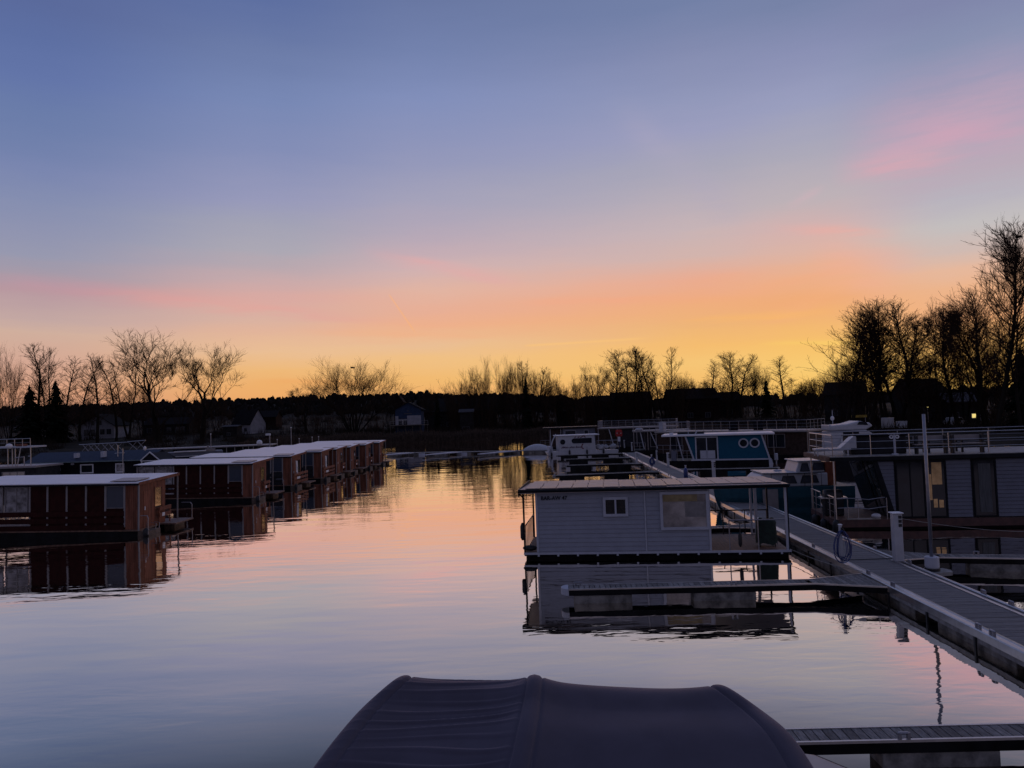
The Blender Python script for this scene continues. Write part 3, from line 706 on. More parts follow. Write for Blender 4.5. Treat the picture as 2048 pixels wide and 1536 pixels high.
# a small lit lamp above the mast at right
p = at_y(1855, 814, 131); g = ground(p.x, 131); t = thing('street_lamp', 'street lamp with a tiny yellow light behind the grey mast', 'lamp', (p.x, 131, g))
MB().tube([(0,0,-.2),(0,0,p.z-g)], .05, 6, .04).build('post', M_metal, t)
MB().box(-.18,.18,-.12,.12,p.z-g,p.z-g+.1).build('lamp_head', M_metal, t)
MB().box(-.1,.1,-.13,.05,p.z-g-.06,p.z-g-.002).build('lens', M_lit, t)

# ------------------------------------------------------------------ marina materials
M_plank = mat('grey_composite_deck', (0.175,0.165,0.165), 0.75, var=0.22, nscale=5, island=0.16, bump=0.25, bscale=60, stretch=(1,6,1))
M_fplank = mat('weathered_plank', (0.21,0.20,0.195), 0.85, var=0.35, nscale=6, island=0.42, bump=0.5, bscale=50, stretch=(6,1,1))
M_beam = mat('grey_dock_beam', (0.24,0.235,0.23), 0.6, 0.1, var=0.3, nscale=4)
M_conc = mat('stained_concrete_float', (0.20,0.19,0.175), 0.85, var=0.5, nscale=2.5, bump=0.4, bscale=25)
M_dark = mat('black_plastic', (0.012,0.012,0.014), 0.55)
M_hull = mat('black_hull', (0.010,0.010,0.012), 0.45, var=0.5, nscale=1.5)
M_siding = mat('blue_grey_siding', (0.27,0.29,0.35), 0.62, var=0.07, nscale=2, island=0.03)
M_trim = mat('pale_trim', (0.42,0.44,0.50), 0.5, var=0.08)
M_fascia = mat('dark_fascia', (0.012,0.014,0.018), 0.4)
M_panel = mat('solar_cell_sheet', (0.25,0.20,0.20), 0.36, 0.15, var=0.4, nscale=2.5, spec=1.0)  # pinkish base colour stands in for reflected sky
M_roofgl = mat('pale_roof_sheet', (0.34,0.29,0.29), 0.4, 0.05, var=0.12, nscale=1.5)  # pink tint of the reflected sky put into the base colour
M_deckb = mat('brown_deck_boards', (0.20,0.115,0.08), 0.65, var=0.35, nscale=5, island=0.2)
M_green = mat('dark_green_cover', (0.012,0.028,0.022), 0.8, var=0.4, nscale=5, bump=0.6, bscale=7)
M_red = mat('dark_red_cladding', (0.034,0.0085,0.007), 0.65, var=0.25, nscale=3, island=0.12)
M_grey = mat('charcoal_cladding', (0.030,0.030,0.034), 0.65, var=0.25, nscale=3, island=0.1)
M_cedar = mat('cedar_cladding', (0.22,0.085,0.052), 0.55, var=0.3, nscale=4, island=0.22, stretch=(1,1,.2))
M_whroof = mat('white_roof_membrane', (0.78,0.77,0.80), 0.36, var=0.06, nscale=1)
M_strip = mat('light_batten', (0.24,0.22,0.22), 0.55, var=0.1)
M_bluew = mat('blue_grey_blind', (0.035,0.045,0.07), 0.35, var=0.1)
M_teal = mat('teal_cladding', (0.010,0.085,0.145), 0.5, var=0.08)
M_tealh = mat('teal_hull_paint', (0.022,0.075,0.10), 0.4, var=0.12)
M_bluep = mat('pale_blue_siding', (0.12,0.13,0.17), 0.6, var=0.08, island=0.05)
M_gold = mat('lit_glass', (0.05,0.045,0.04), 0.04, var=0.1, spec=1.0)
M_mirror = mat('reflecting_window', (0.30,0.29,0.28), 0.05, 0.85, var=0.1)
M_curtain = mat('grey_curtain', (0.08,0.085,0.09), 0.9, var=0.3, nscale=4, stretch=(8,8,.4))
M_blueh = mat('blue_hose', (0.008,0.032,0.16), 0.4)
M_brown = mat('brown_cladding', (0.055,0.036,0.030), 0.7, var=0.3, island=0.2)
M_rope = mat('rope', (0.35,0.33,0.30), 0.9)
M_redp = mat('red_paint', (0.45,0.02,0.02), 0.5)
M_cloth = mat('white_cloth', (0.6,0.6,0.62), 0.9)
M_float = mat('wood_skirt', (0.14,0.10,0.075), 0.8, var=0.4, nscale=3)

# ------------------------------------------------------------------ main pier
PA, PB = at_h(2048, 1306, .5), at_h(1244, 905.5, .5)
pd = Vector((PB.x-PA.x, PB.y-PA.y, 0)).normalized(); PN = Vector((pd.y, -pd.x, 0))
PS = Vector((PA.x, PA.y, 0))-pd*14
p3 = at_h(2048, 1233, .5); WD = (Vector((p3.x, p3.y, 0))-PS).dot(PN)
PL = (Vector((PB.x, PB.y, 0))-PS).length
pier = thing('floating_pier', 'long grey floating pier running from the lower right towards the far shore', 'pier', PS, math.atan2(pd.y, pd.x)-math.pi/2)
b = MB(); y = 0.0; i = 0
while y < PL:
    st = 0.142; gap = 0.012 if (i % 9) else 0.03
    b.box(0.30+.0, WD-.005, y, y+st-gap, .455, .49+0.002*math.sin(i*2.3)); y += st; i += 1
b.build('deck_boards', M_plank, pier)
MB().prism([(0,.30),(.06,.27),(.06,.46),(.29,.46),(.29,.50),(.20,.515),(.18,.50),(.03,.50),(0,.48)], 0, PL).build('left_edge_beam', M_alu, pier)
MB().prism([(.02,.18),(.10,.18),(.10,.269),(.02,.299)], 0, PL).build('side_plank', M_beam, pier)
b = MB(); y = 0
while y < PL: b.box(WD, WD+.11, y, min(PL, y+4.2), .47, .508); y += 4.215
b.build('inner_edge_strip', M_alu, pier)
MB().box(WD+.112, WD+.30, 0, PL, .30, .43).prism([(WD+.25,.431),(WD+.37,.431),(WD+.37,.50),(WD+.34,.52),(WD+.28,.52),(WD+.25,.50)], 0, PL).build('right_edge_beam', M_alu, pier)
b = MB(); y = 1.0
while y < PL-3:
    b.box(.12, WD+.22, y, y+3.3, -.4, .27); y += 4.5
b.build('concrete_floats', M_conc, pier, bevel=.02)
y = 2.3
while y < PL: MB().box(-.025, .018, y, y+.07, -.25, .30).build('rubber_strap', M_dark, pier); y += 2.25
def cleat_mb(x, y, z, l=.24, ax='y'):
    c = MB()
    for s_ in (-1, 1):
        if ax == 'y': c.box(x-.03, x+.03, y+s_*.07-.022, y+s_*.07+.022, z, z+.09)
        else: c.box(x+s_*.07-.022, x+s_*.07+.022, y-.03, y+.03, z, z+.09)
    d = Vector((0,l/2,0)) if ax == 'y' else Vector((l/2,0,0)); cc = Vector((x,y,z+.1))
    c.tube([cc-d, cc-d*.6, cc+d*.6, cc+d], [.012,.026,.026,.012], 6)
    return c
def along(x, y_):      # pier coordinate of a photo pixel on the deck
    q = at_h(x, y_, .5); return (Vector((q.x, q.y, 0))-PS).dot(pd)
for px_, py_ in [(1725,1148),(1774,1172),(1957,1256),(1985,1270),(1611,1094),(1560,1067)]:
    cleat_mb(.10, along(px_, py_), .50).build('cleat', M_metal, pier)
y = along(1560,1067)+6
k = 0
while y < PL-2 and k < 26:
    cleat_mb(.10, y, .50).build('cleat', M_metal, pier); y += 1.1 if k % 2 == 0 else 4.6; k += 1
for px_, py_ in [(1753,1100),(1975,1189),(2027,1212),(1835,1128)]:
    cleat_mb(WD+.31, along(px_-20, py_), .515).build('cleat', M_metal, pier)

# ------------------------------------------------------------------ finger pontoons
def finger(T, M, label, floats=((.4,1.8),(4.1,1.9)), width=.62, side=-1, flare=1.9, detail=True, L=None, z=.45):
    """T = tip, M = a point nearer the pier (world). side -1: joins the pier's left edge"""
    T = Vector((T.x, T.y, 0)); M = Vector((M.x, M.y, 0)); u = (M-T).normalized()
    e0 = PS if side < 0 else PS+PN*(WD+.36)
    # join with the pier edge line
    den = u.x*pd.y-u.y*pd.x; s_ = ((e0.x-T.x)*pd.y-(e0.y-T.y)*pd.x)/den
    if L is not None: T = T+u*(s_-L); s_ = L
    L = s_-.02
    t = thing('finger_pontoon', label, 'pontoon', T, math.atan2(u.y, u.x), 'finger pontoons along the pier')
    vx = Vector((u.x, u.y)); ny = Vector((-u.y, u.x))
    pl = (pd.x*vx.x+pd.y*vx.y, pd.x*ny.x+pd.y*ny.y)
    if pl[1] < 0: pl = (-pl[0], -pl[1])
    h = width/2; fx = L-flare
    E = [((fx, h), (L+pl[0]*.95, pl[1]*.95)), ((fx, -h), (L-pl[0]*.95, -pl[1]*.95))]
    st = .165 if detail else .5
    b = MB(); x = .25
    while x < fx-st: b.box(x, x+st-.02, -h+.05, h-.05, z-.03, z); x += st
    n = max(3, int(flare/st))
    def le(a, c, q): return (a[0]+(c[0]-a[0])*q, a[1]+(c[1]-a[1])*q)
    for i in range(n):
        q0, q1 = i/n, (i+.9)/n; a0, a1 = le(*E[0], q0), le(*E[0], q1); c0, c1 = le(*E[1], q0), le(*E[1], q1)
        b.hexa([(c0[0],c0[1]+.05,z-.03),(c1[0],c1[1]+.05,z-.03),(a1[0],a1[1]-.05,z-.03),(a0[0],a0[1]-.05,z-.03),(c0[0],c0[1]+.05,z),(c1[0],c1[1]+.05,z),(a1[0],a1[1]-.05,z),(a0[0],a0[1]-.05,z)])
    b.build('planks', M_fplank, t)
    for s2, (a, c) in zip((1, -1), E):
        b = MB(); o = .048*s2
        def rail(p, q, za, zb, o):
            pts = [(p[0],p[1]-o),(q[0],q[1]-o),(q[0],q[1]),(p[0],p[1])]
            if s2 < 0: pts = [pts[3],pts[2],pts[1],pts[0]]
            b.hexa([(x,y,za) for x,y in pts]+[(x,y,zb) for x,y in pts])
        rail((.24, h*s2), a, z-.03, z+.014, o); rail(a, c, z-.03, z+.014, o); lip = b.build('edge_lip', M_alu if detail else M_beam, t)
        b = MB(); g_ = -.004*s2
        rail((.24, (h-.004)*s2), (a[0], a[1]+g_), z-.2, z-.031, o*.8); rail((a[0], a[1]+g_), (c[0], c[1]+g_), z-.2, z-.031, o*.8); b.build('side_beam', M_hull, t)
    # rounded bumper tip
    pts = [(.235, h)]+[(.235-.235*math.sin(q)*1.0, h*math.cos(q)) for q in [math.pi*i/10 for i in range(1, 10)]]+[(.235, -h)]
    MB().prism(list(reversed(pts)), z-.2, z+.02, 'z').build('bumper_tip', M_trim if detail else M_beam, t, bevel=.015 if detail else 0)
    for fx0, fl in floats:
        if fx0+fl < L: MB().box(fx0, fx0+fl, -h+.02, h-.02, -.35, z-.205).build('float', M_conc if detail else M_hull, t, bevel=.02 if detail else 0)
    if detail:
        cleat_mb(.55, h-.1, z+.002, .3, 'x').build('cleat', M_metal, t)
        cleat_mb(L*.55, -h+.03, z+.013, .2, 'x').build('cleat', M_metal, t)
    return t
f1 = finger(at_h(1150,1482,.45), at_h(2000,1462,.45), 'finger pontoon nearest the camera, half under the dark canopy', floats=((.4,1.8),(5.0,1.9)), width=.56)
f2 = finger(at_h(1122,1175,.45), at_h(1600,1163.5,.45), 'finger pontoon with white rounded tip in front of the blue-grey houseboat')
f3 = finger(at_h(1200,1062,.45), at_h(1500,1052,.45), 'finger pontoon behind the terrace of the blue-grey houseboat')
for (xa, ya, xb, yb, lab) in [(1115,963,1198,961,'finger pontoon just above the solar roof, nearest of the far left-side ones'),
    (1105,951,1300,943,'second far finger pontoon above the solar roof'), (1129,930.5,1270,926.6,'third far finger pontoon above the solar roof'),
    (1128,918.4,1250,914.7,'fourth far finger pontoon, first below the white lettered boat'), (1112,910.6,1235,906.5,'finger pontoon directly along the white lettered boat')]:
    finger(at_h(xa,ya,.45), at_h(xb,yb,.45), lab, detail=False, floats=((.6,2.2),(4.6,2.2)))
finger(at_h(2200,1116,.45), at_h(1850,1111,.45), 'finger pontoon on the right side, below the large terrace houseboat', side=1, floats=((2,2),(5,1.6),(8,1.8)), flare=1.6)
finger(at_h(1560,935,.45), at_h(1400,938,.45), 'finger pontoon on the right side, in front of the teal houseboat', side=1, detail=False, floats=((.5,2.4),(4.5,2.4)))

# ------------------------------------------------------------------ pier furniture
def pier_rot(): return pier.rotation_euler[2]
def pedestal(x, y, label, H=1.05, w=.20, hose=False, over=None):
    q = at_h(x, y, .51); t = thing('service_pedestal', label, 'pedestal', (q.x, q.y, .51), pier_rot(), 'service pedestals along the pier')
    MB().prism([(-w/2,-w*.42),(w/2,-w*.42),(w/2,w*.42),(-w/2,w*.42)], 0, H, 'z').build('body', M_white, t, bevel=.02)
    MB().prism([(-w*.62,-w*.62),(w*.62,-w*.62),(w*.62,w*.6),(-w*.62,w*.6)], H+.002, H+.045, 'z').build('cap', M_frame, t, bevel=.015)
    for k in range(3 if not hose else 1):
        s_ = MB().box(-.001+w*.05, w*.40, -w*.42-.02, -w*.42+.003, H-.16-k*.14, H-.06-k*.14).build('socket', M_dark, t)
    return t
pedestal(1797, 1122, 'tall white service pedestal at the pier edge left of the grey mast', 1.62, .30)
hp = pedestal(1684, 1126, 'slim white pedestal with a coil of blue hose on the near pier', 1.28, .10, True)
def hose_coil(x, y, z0, z1, label, r=.02, n=7, w=.34, sc=1.0):
    q = at_h(x, y, .51); t = thing('garden_hose', label, 'hose', (q.x, q.y, .51), pier_rot(), 'blue hoses hung on pedestals')
    rnd = random.Random(x); b = MB()
    for i in range(n):
        ww = w*rnd.uniform(.5, 1.15); zb = z0+rnd.uniform(0, .28)*(z1-z0); ox = rnd.uniform(-.05, .05); tilt = rnd.uniform(-.5, .5)
        pts = []
        for k in range(25):
            a = 2*math.pi*k/24; xx = ox+ww*math.sin(a)*(0.55+.45*(1-math.cos(a))/2)*.9; zz = z1-(z1-zb)*(1-math.cos(a))/2
            pts.append((xx*math.cos(tilt), -.09-.012*i+xx*math.sin(tilt)*.6, zz))
        b.tube(pts, r*.55, 5)
    b.build('coil', M_blueh, t)
    MB().tube([(0,-.08,z1-.1),(.06,-.16,z1+.02),(.02,-.16,z1+.08)], .03, 6).build('nozzle', M_dark, t)
    return t
hose_coil(1684, 1126, .03, 1.12, 'blue hose coiled in long loops on the near slim pedestal', .021, 8, .46)
pedestal(1273.5, 927.5, 'white pedestal on the left pier edge, second from the lifebuoy', 1.15, .22)
pedestal(1304, 936, 'white pedestal wrapped in blue hose halfway along the far pier', 1.2, .12, True)
hose_coil(1304, 936, .2, 1.0, 'blue hose bundled on the pedestal halfway along the far pier', .05, 8, .3)
pedestal(1264, 902, 'thin pale pedestal on the right far pier edge', 1.1, .18)
pedestal(1249, 896, 'farthest pale pedestal beside the lifebuoy stand', 1.1, .18)
pedestal(1336.7, 933, 'white pedestal at the terrace end of the teal houseboat', 1.25, .22)
pedestal(1428, 955, 'white pedestal with dark outlets above the solar roof', 1.25, .24)
pedestal(1314, 921, 'small pale pedestal behind the blue hose bundle', 1.0, .16)
q = at_h(1372, 957, .51); t = thing('hose_post', 'blue-wrapped post standing behind the solar roof', 'post', (q.x, q.y, .51), pier_rot())
MB().lathe([(.15,0),(.18,.3),(.17,.62),(.10,.82)], n=10).build('wrap', M_blueh, t, smooth=True); MB().lathe([(.05,0),(.05,.95),(.07,.97),(.07,1.03)], n=8).build('post', M_white, t)
# lifebuoy stand at the pier end
q = at_h(1239, 897, .51); t = thing('lifebuoy_stand', 'red lifebuoy board on a post at the far pier end', 'lifebuoy', (q.x, q.y, .5), pier_rot())
MB().box(-.07,.07,-.05,.05,0,1.0).build('post', mat('dark_blue_post', (0.02,0.03,0.09), .6), t)
MB().prism([(-.42,1.75),(.42,1.75),(.5,2.1),(.42,2.7),(-.42,2.7),(-.5,2.1)], -.02, .06).build('red_board', M_redp, t)
rb_ = MB().torus((0,-.08,2.2), .27, .07).build('lifebuoy_ring', M_redp, t, smooth=True)
bb = MB()
for a in (0, math.pi): bb.torus((.27*math.cos(a), -.08, 2.2), .05, .055, 'x', 10, 6)
bb.build('white_band', M_frame, rb_)
MB().box(-.17,.17,-.06,-.04,1.02,1.7).build('notice', M_frame, t)
# mast on a pile bracket
q = at_h(1864, 1128, .55); H = h_at(1852, 828, q.y)-.55
t = thing('grey_mast', 'tall slim grey mast standing in a drum base beside the pier', 'mast', (q.x, q.y, 0), 0)
MB().tube([(0,0,.7),(0,0,.55+H)], .058, 12, .05).build('pole', M_metal, t, smooth=True)
MB().lathe([(.20,.42),(.22,.46),(.22,.78),(.20,.80)], n=20).build('drum_base', M_trim, t)
MB().lathe([(.235,.34),(.235,.418)], n=20).build('collar', M_dark, t)
MB().prism([(-1.3,-.1),(-.2,-.42),(.5,-.3),(.62,0),(.5,.3),(-1.3,.5)], .22, .338, 'z').build('bracket', M_beam, t)

# ------------------------------------------------------------------ shared boat pieces
def railing(parent, pts, z0, z1, n=3, post=1.0, r=.018, mt=None, name='railing', bars=False, rb=.012):
    b = MB()
    for (a, c) in zip(pts[:-1], pts[1:]):
        a, c = Vector((*a, 0)), Vector((*c, 0)); L = (c-a).length; k = max(1, round(L/post))
        b.tube([a+Vector((0,0,z1)), c+Vector((0,0,z1))], r*1.25, 6)
        for i in range(1, n): 
            z = z0+(z1-z0)*i/n; b.tube([a+Vector((0,0,z)), c+Vector((0,0,z))], rb, 5)
        for i in range(k+1):
            p = a.lerp(c, i/k); b.tube([(p.x, p.y, z0-.02), (p.x, p.y, z1)], r, 6)
        if bars:
            nn = int(L/.14)
            for i in range(nn): p = a.lerp(c, (i+.5)/nn); b.tube([(p.x,p.y,z0+.06),(p.x,p.y,z1)], .007, 3, caps=False)
    return b.build(name, mt or M_alu, parent)
def siding(x0, x1, z0, z1, y, pitch=.17, t=.024, cutl=None, cutr=None):
    b = MB(); z = z0
    while z < z1-.01:
        zt = min(z1, z+pitch-.014)
        a0 = x0 if cutl is None else cutl(z); a1 = x0 if cutl is None else cutl(zt)
        c0 = x1 if cutr is None else cutr(z); c1 = x1 if cutr is None else cutr(zt)
        b.hexa([(a0,y-t,z),(c0,y-t,z),(c0,y,z),(a0,y,z),(a1,y-t*.2,zt),(c1,y-t*.2,zt),(c1,y,zt),(a1,y,zt)]); z += pitch
    return b
def fender(parent, x, y, z0, z1, r=.1, name='fender', mt=None):
    h = z1-z0
    return MB().lathe([(.015,0),(r*.6,h*.05),(r,h*.2),(r,h*.78),(r*.55,h*.94),(.02,h),(.012,h+.35)], (x,y,z0), 12).build(name, mt or M_dark, parent, smooth=True)
def hull_box(parent, x0, x1, y0, y1, z1, name='hull', mt=None, cham=.35):
    return MB().prism([(x0+cham,-.35),(x1-cham,-.35),(x1,-.0),(x1,z1),(x0,z1),(x0,.0)], y0, y1).build(name, mt or M_hull, parent)
def framed(parent, x, z, w, h, y, fw, glass, bars=1, mt=None): return window(parent, x, z, w, h, y, fw, mt or M_trim, glass, bars)

# ------------------------------------------------------------------ blue-grey houseboat
loc, rz, L = frame2(1049, 1106, 1582, 1100, .28)
loc.z = -.14
g = thing('grey_houseboat', 'blue-grey houseboat with solar roof, lettered BAR-AW 47, right of centre', 'houseboat', loc, rz, scale=(1, 1, 1.02))
D = 4.1; X1, X2 = .52, 7.52
for y0 in (.15, 2.55): MB().prism([(.3,-.4),(L-.3,-.4),(L-.05,-.05),(L-.05,.28),(.05,.28),(.05,-.05)], y0, y0+1.4).build('float', M_hull, g, bevel=.03)
MB().box(.0, L, .02, D, .282, .37).build('deck_frame', M_fascia, g)
b = MB(); y = .03
x = .01
while x < L-.1: b.box(x, x+.135, .03, D-.01, .372, .40); x += .142
b.build('deck', M_deckb, g)
b = MB().box(-.02, L+.02, -.03, .018, .34, .425)
for k in range(13): b.box(.55+k*.8, .63+k*.8, -.045, -.031, .27, .36)
b.build('deck_edge_trim', M_trim, g)
w_ = MB().box(X1+.02, X2-.02, .03, D-.25, .405, 2.80).build('wall', M_siding, g)
siding(X1+.08, 4.92, .47, 2.80, .028, .172).build('siding', M_siding, w_)
siding(5.0, X2-.09, .47, 2.80, .028, .172).build('siding', M_siding, w_)
b = MB()
for x0, x1 in ((X1,X1+.085),(4.925,4.985),(X2-.085,X2)): MB().box(x0, x1, -.012, .026, .43, 2.8).build('corner_trim', M_trim, w_)
s51 = lambda px_: (px_-1049)/(1582-1049)*L
framed(g, s51(1220), 1.92, s51(1260)-s51(1220), .56, -.014, .105, glass_mat('dim_glass', (.035,.035,.035), .1), 1)
wf = framed(g, s51(1335), 1.36, s51(1421)-s51(1335), 1.28, -.014, .11, mat('blind_painted_reflection', (0.36,0.32,0.30), .18, var=.45, nscale=.9, spec=.9), 0)  # blind tone lightened to include the reflection on the glass
MB().box(s51(1336), s51(1404), -.032, -.024, 2.36, 2.62).build('window_vent', mat('yellowish_blind', (0.30,0.23,0.11), .3), wf)
MB().box(s51(1379), s51(1420), -.023, -.0145, 1.75, 2.34).build('blind_reflection_block', mat('grey_blind_reflection', (.22,.21,.21), .3, var=.2), wf)  # darker block of blind, painted in as reflection detail
tx = text_mb('BAR-AW 47', .21, bold=.004); o = tx.build('lettering', M_fascia, g); o.location = (s51(1087), -.012, 2.52)
# roof, sloping a little to the back
rf = MB().hexa([(-.12,-.22,2.80),(L-.02,-.22,2.84),(L-.02,D+.05,2.70),(-.12,D+.05,2.66),(-.12,-.22,2.955),(L-.02,-.22,2.985),(L-.02,D+.05,2.86),(-.12,D+.05,2.83)]).build('roof', M_roofgl, g)
MB().box(-.14, L, -.245, -.222, 2.84, 2.972).build('fascia', M_fascia, rf)
MB().box(-.16, -.122, -.245, D+.05, 2.68, 2.972).build('fascia', M_fascia, rf)
MB().tube([(-.14,-.285,2.91),(L+.02,-.285,2.94)], .036, 8).build('gutter', M_fascia, rf)
def rz_(x, y): return 2.955+.03*x/L-(y+.22)*.0295
pw = (L-.3)/16
for i in range(16):
    x0 = .12+i*pw; tilt = .10 if i < 6 else .035
    for j, (ya, yb) in enumerate(((-.10, .52), (.60, 2.2), (2.28, 3.85))):
        if i >= 9 and j == 0: ya = .2
        zt = tilt if (j == 1) else tilt*.6
        b = MB(); xa, xb_ = x0+.012, x0+pw-.02
        za, zb = rz_(x0, ya)+.02, rz_(x0, yb)+.02+zt*(.8 if j else .3)
        b.hexa([(xa,ya,za),(xb_,ya,za),(xb_,yb,zb),(xa,yb,zb),(xa,ya,za+.03),(xb_,ya,za+.03),(xb_,yb,zb+.03),(xa,yb,zb+.03)])
        b.build('solar_panel', M_panel if i < 10 else M_roofgl, rf)
# porch posts, railings
for x, y in ((.02,.06),(.02,D-.15),(L-.05,.05),(L-.05,D-.15)):
    MB().box(x-.035, x+.035, y-.035, y+.035, .4, 2.83).build('roof_post', M_fascia, g)
MB().box(L-.16, L-.07, -.0, .06, .42, 2.84).build('roof_post', M_trim, g)
MB().box(L-.62, L-.5, D-.2, D-.08, .4, 2.75).box(L-.80, L-.72, D-.2, D-.08, .4, 2.75).build('roof_post', M_trim, g)
MB().tube([(-.1,-.25,2.8),(.06,-.1,2.62),(.03,-.02,2.5),(.03,-.02,1.9)], .03, 6).build('downpipe', M_fascia, g)
railing(g, [(s51(1465),.06),(L-.1,.06)], .4, 1.58, 1, 1.15, .024, M_metal)
railing(g, [(7.6,D-.08),(L-.08,D-.08)], .4, 1.45, 1, 1.0, .024, M_dark)
railing(g, [(.03,.5),(.03,D-.3)], .4, 1.45, 1, .5, .02, M_dark)
MB().lathe([(.05,0),(.1,.1),(.1,.55),(.04,.7)], (-.06,.15,.9), 10).build('fender', M_dark, g, smooth=True)
MB().ball((.2,.35,.55), .28, 1.1, .8, .42).build('rope_bag', M_dark, g, smooth=True)
fender(g, s51(1485), -.02, .55, 1.12, .075)
# covered barbecue on the terrace
cb = Vector((s51(1546), 1.0, .4)); m4 = Matrix.Rotation(rz, 4, 'Z')
wp = loc+(m4 @ cb); wp.z = .27
t = thing('covered_barbecue', 'barbecue under a dark green cover on the houseboat terrace', 'barbecue', wp, rz)
b = MB(); rnd = random.Random(3)
pr = []; n = 28
for zi, (sx, z) in enumerate([(.40,.12),(.41,.3),(.39,.6),(.37,.85),(.38,.98),(.33,1.06)]):
    for j in range(n):
        a = 6.283*j/n; e = .5
        cx = math.copysign(abs(math.cos(a))**e, math.cos(a))*sx*(1+.03*math.sin(9*a+zi*.7)); cy = math.copysign(abs(math.sin(a))**e, math.sin(a))*.28*(1+.04*math.sin(7*a+zi))
        pr.append((cx, cy, z+(.05*math.sin(a*6) if zi == 0 else 0)))
k = 6
b.add(pr, [(i*n+j, i*n+(j+1)%n, (i+1)*n+(j+1)%n, (i+1)*n+j) for i in range(k-1) for j in range(n)]+[tuple(range((k-1)*n, k*n))])
b.ball((-.22,0,1.02), .12, 1, 1, 1.1).ball((.24,0,1.02), .12, 1, 1, 1.15)
b.build('cover', M_green, t, smooth=True)
b = MB()
for sx in (-.3,.3): 
    for sy in (-.18,.18): b.box(sx-.02,sx+.02,sy-.02,sy+.02,0,.2)
b.build('leg', M_dark, t)

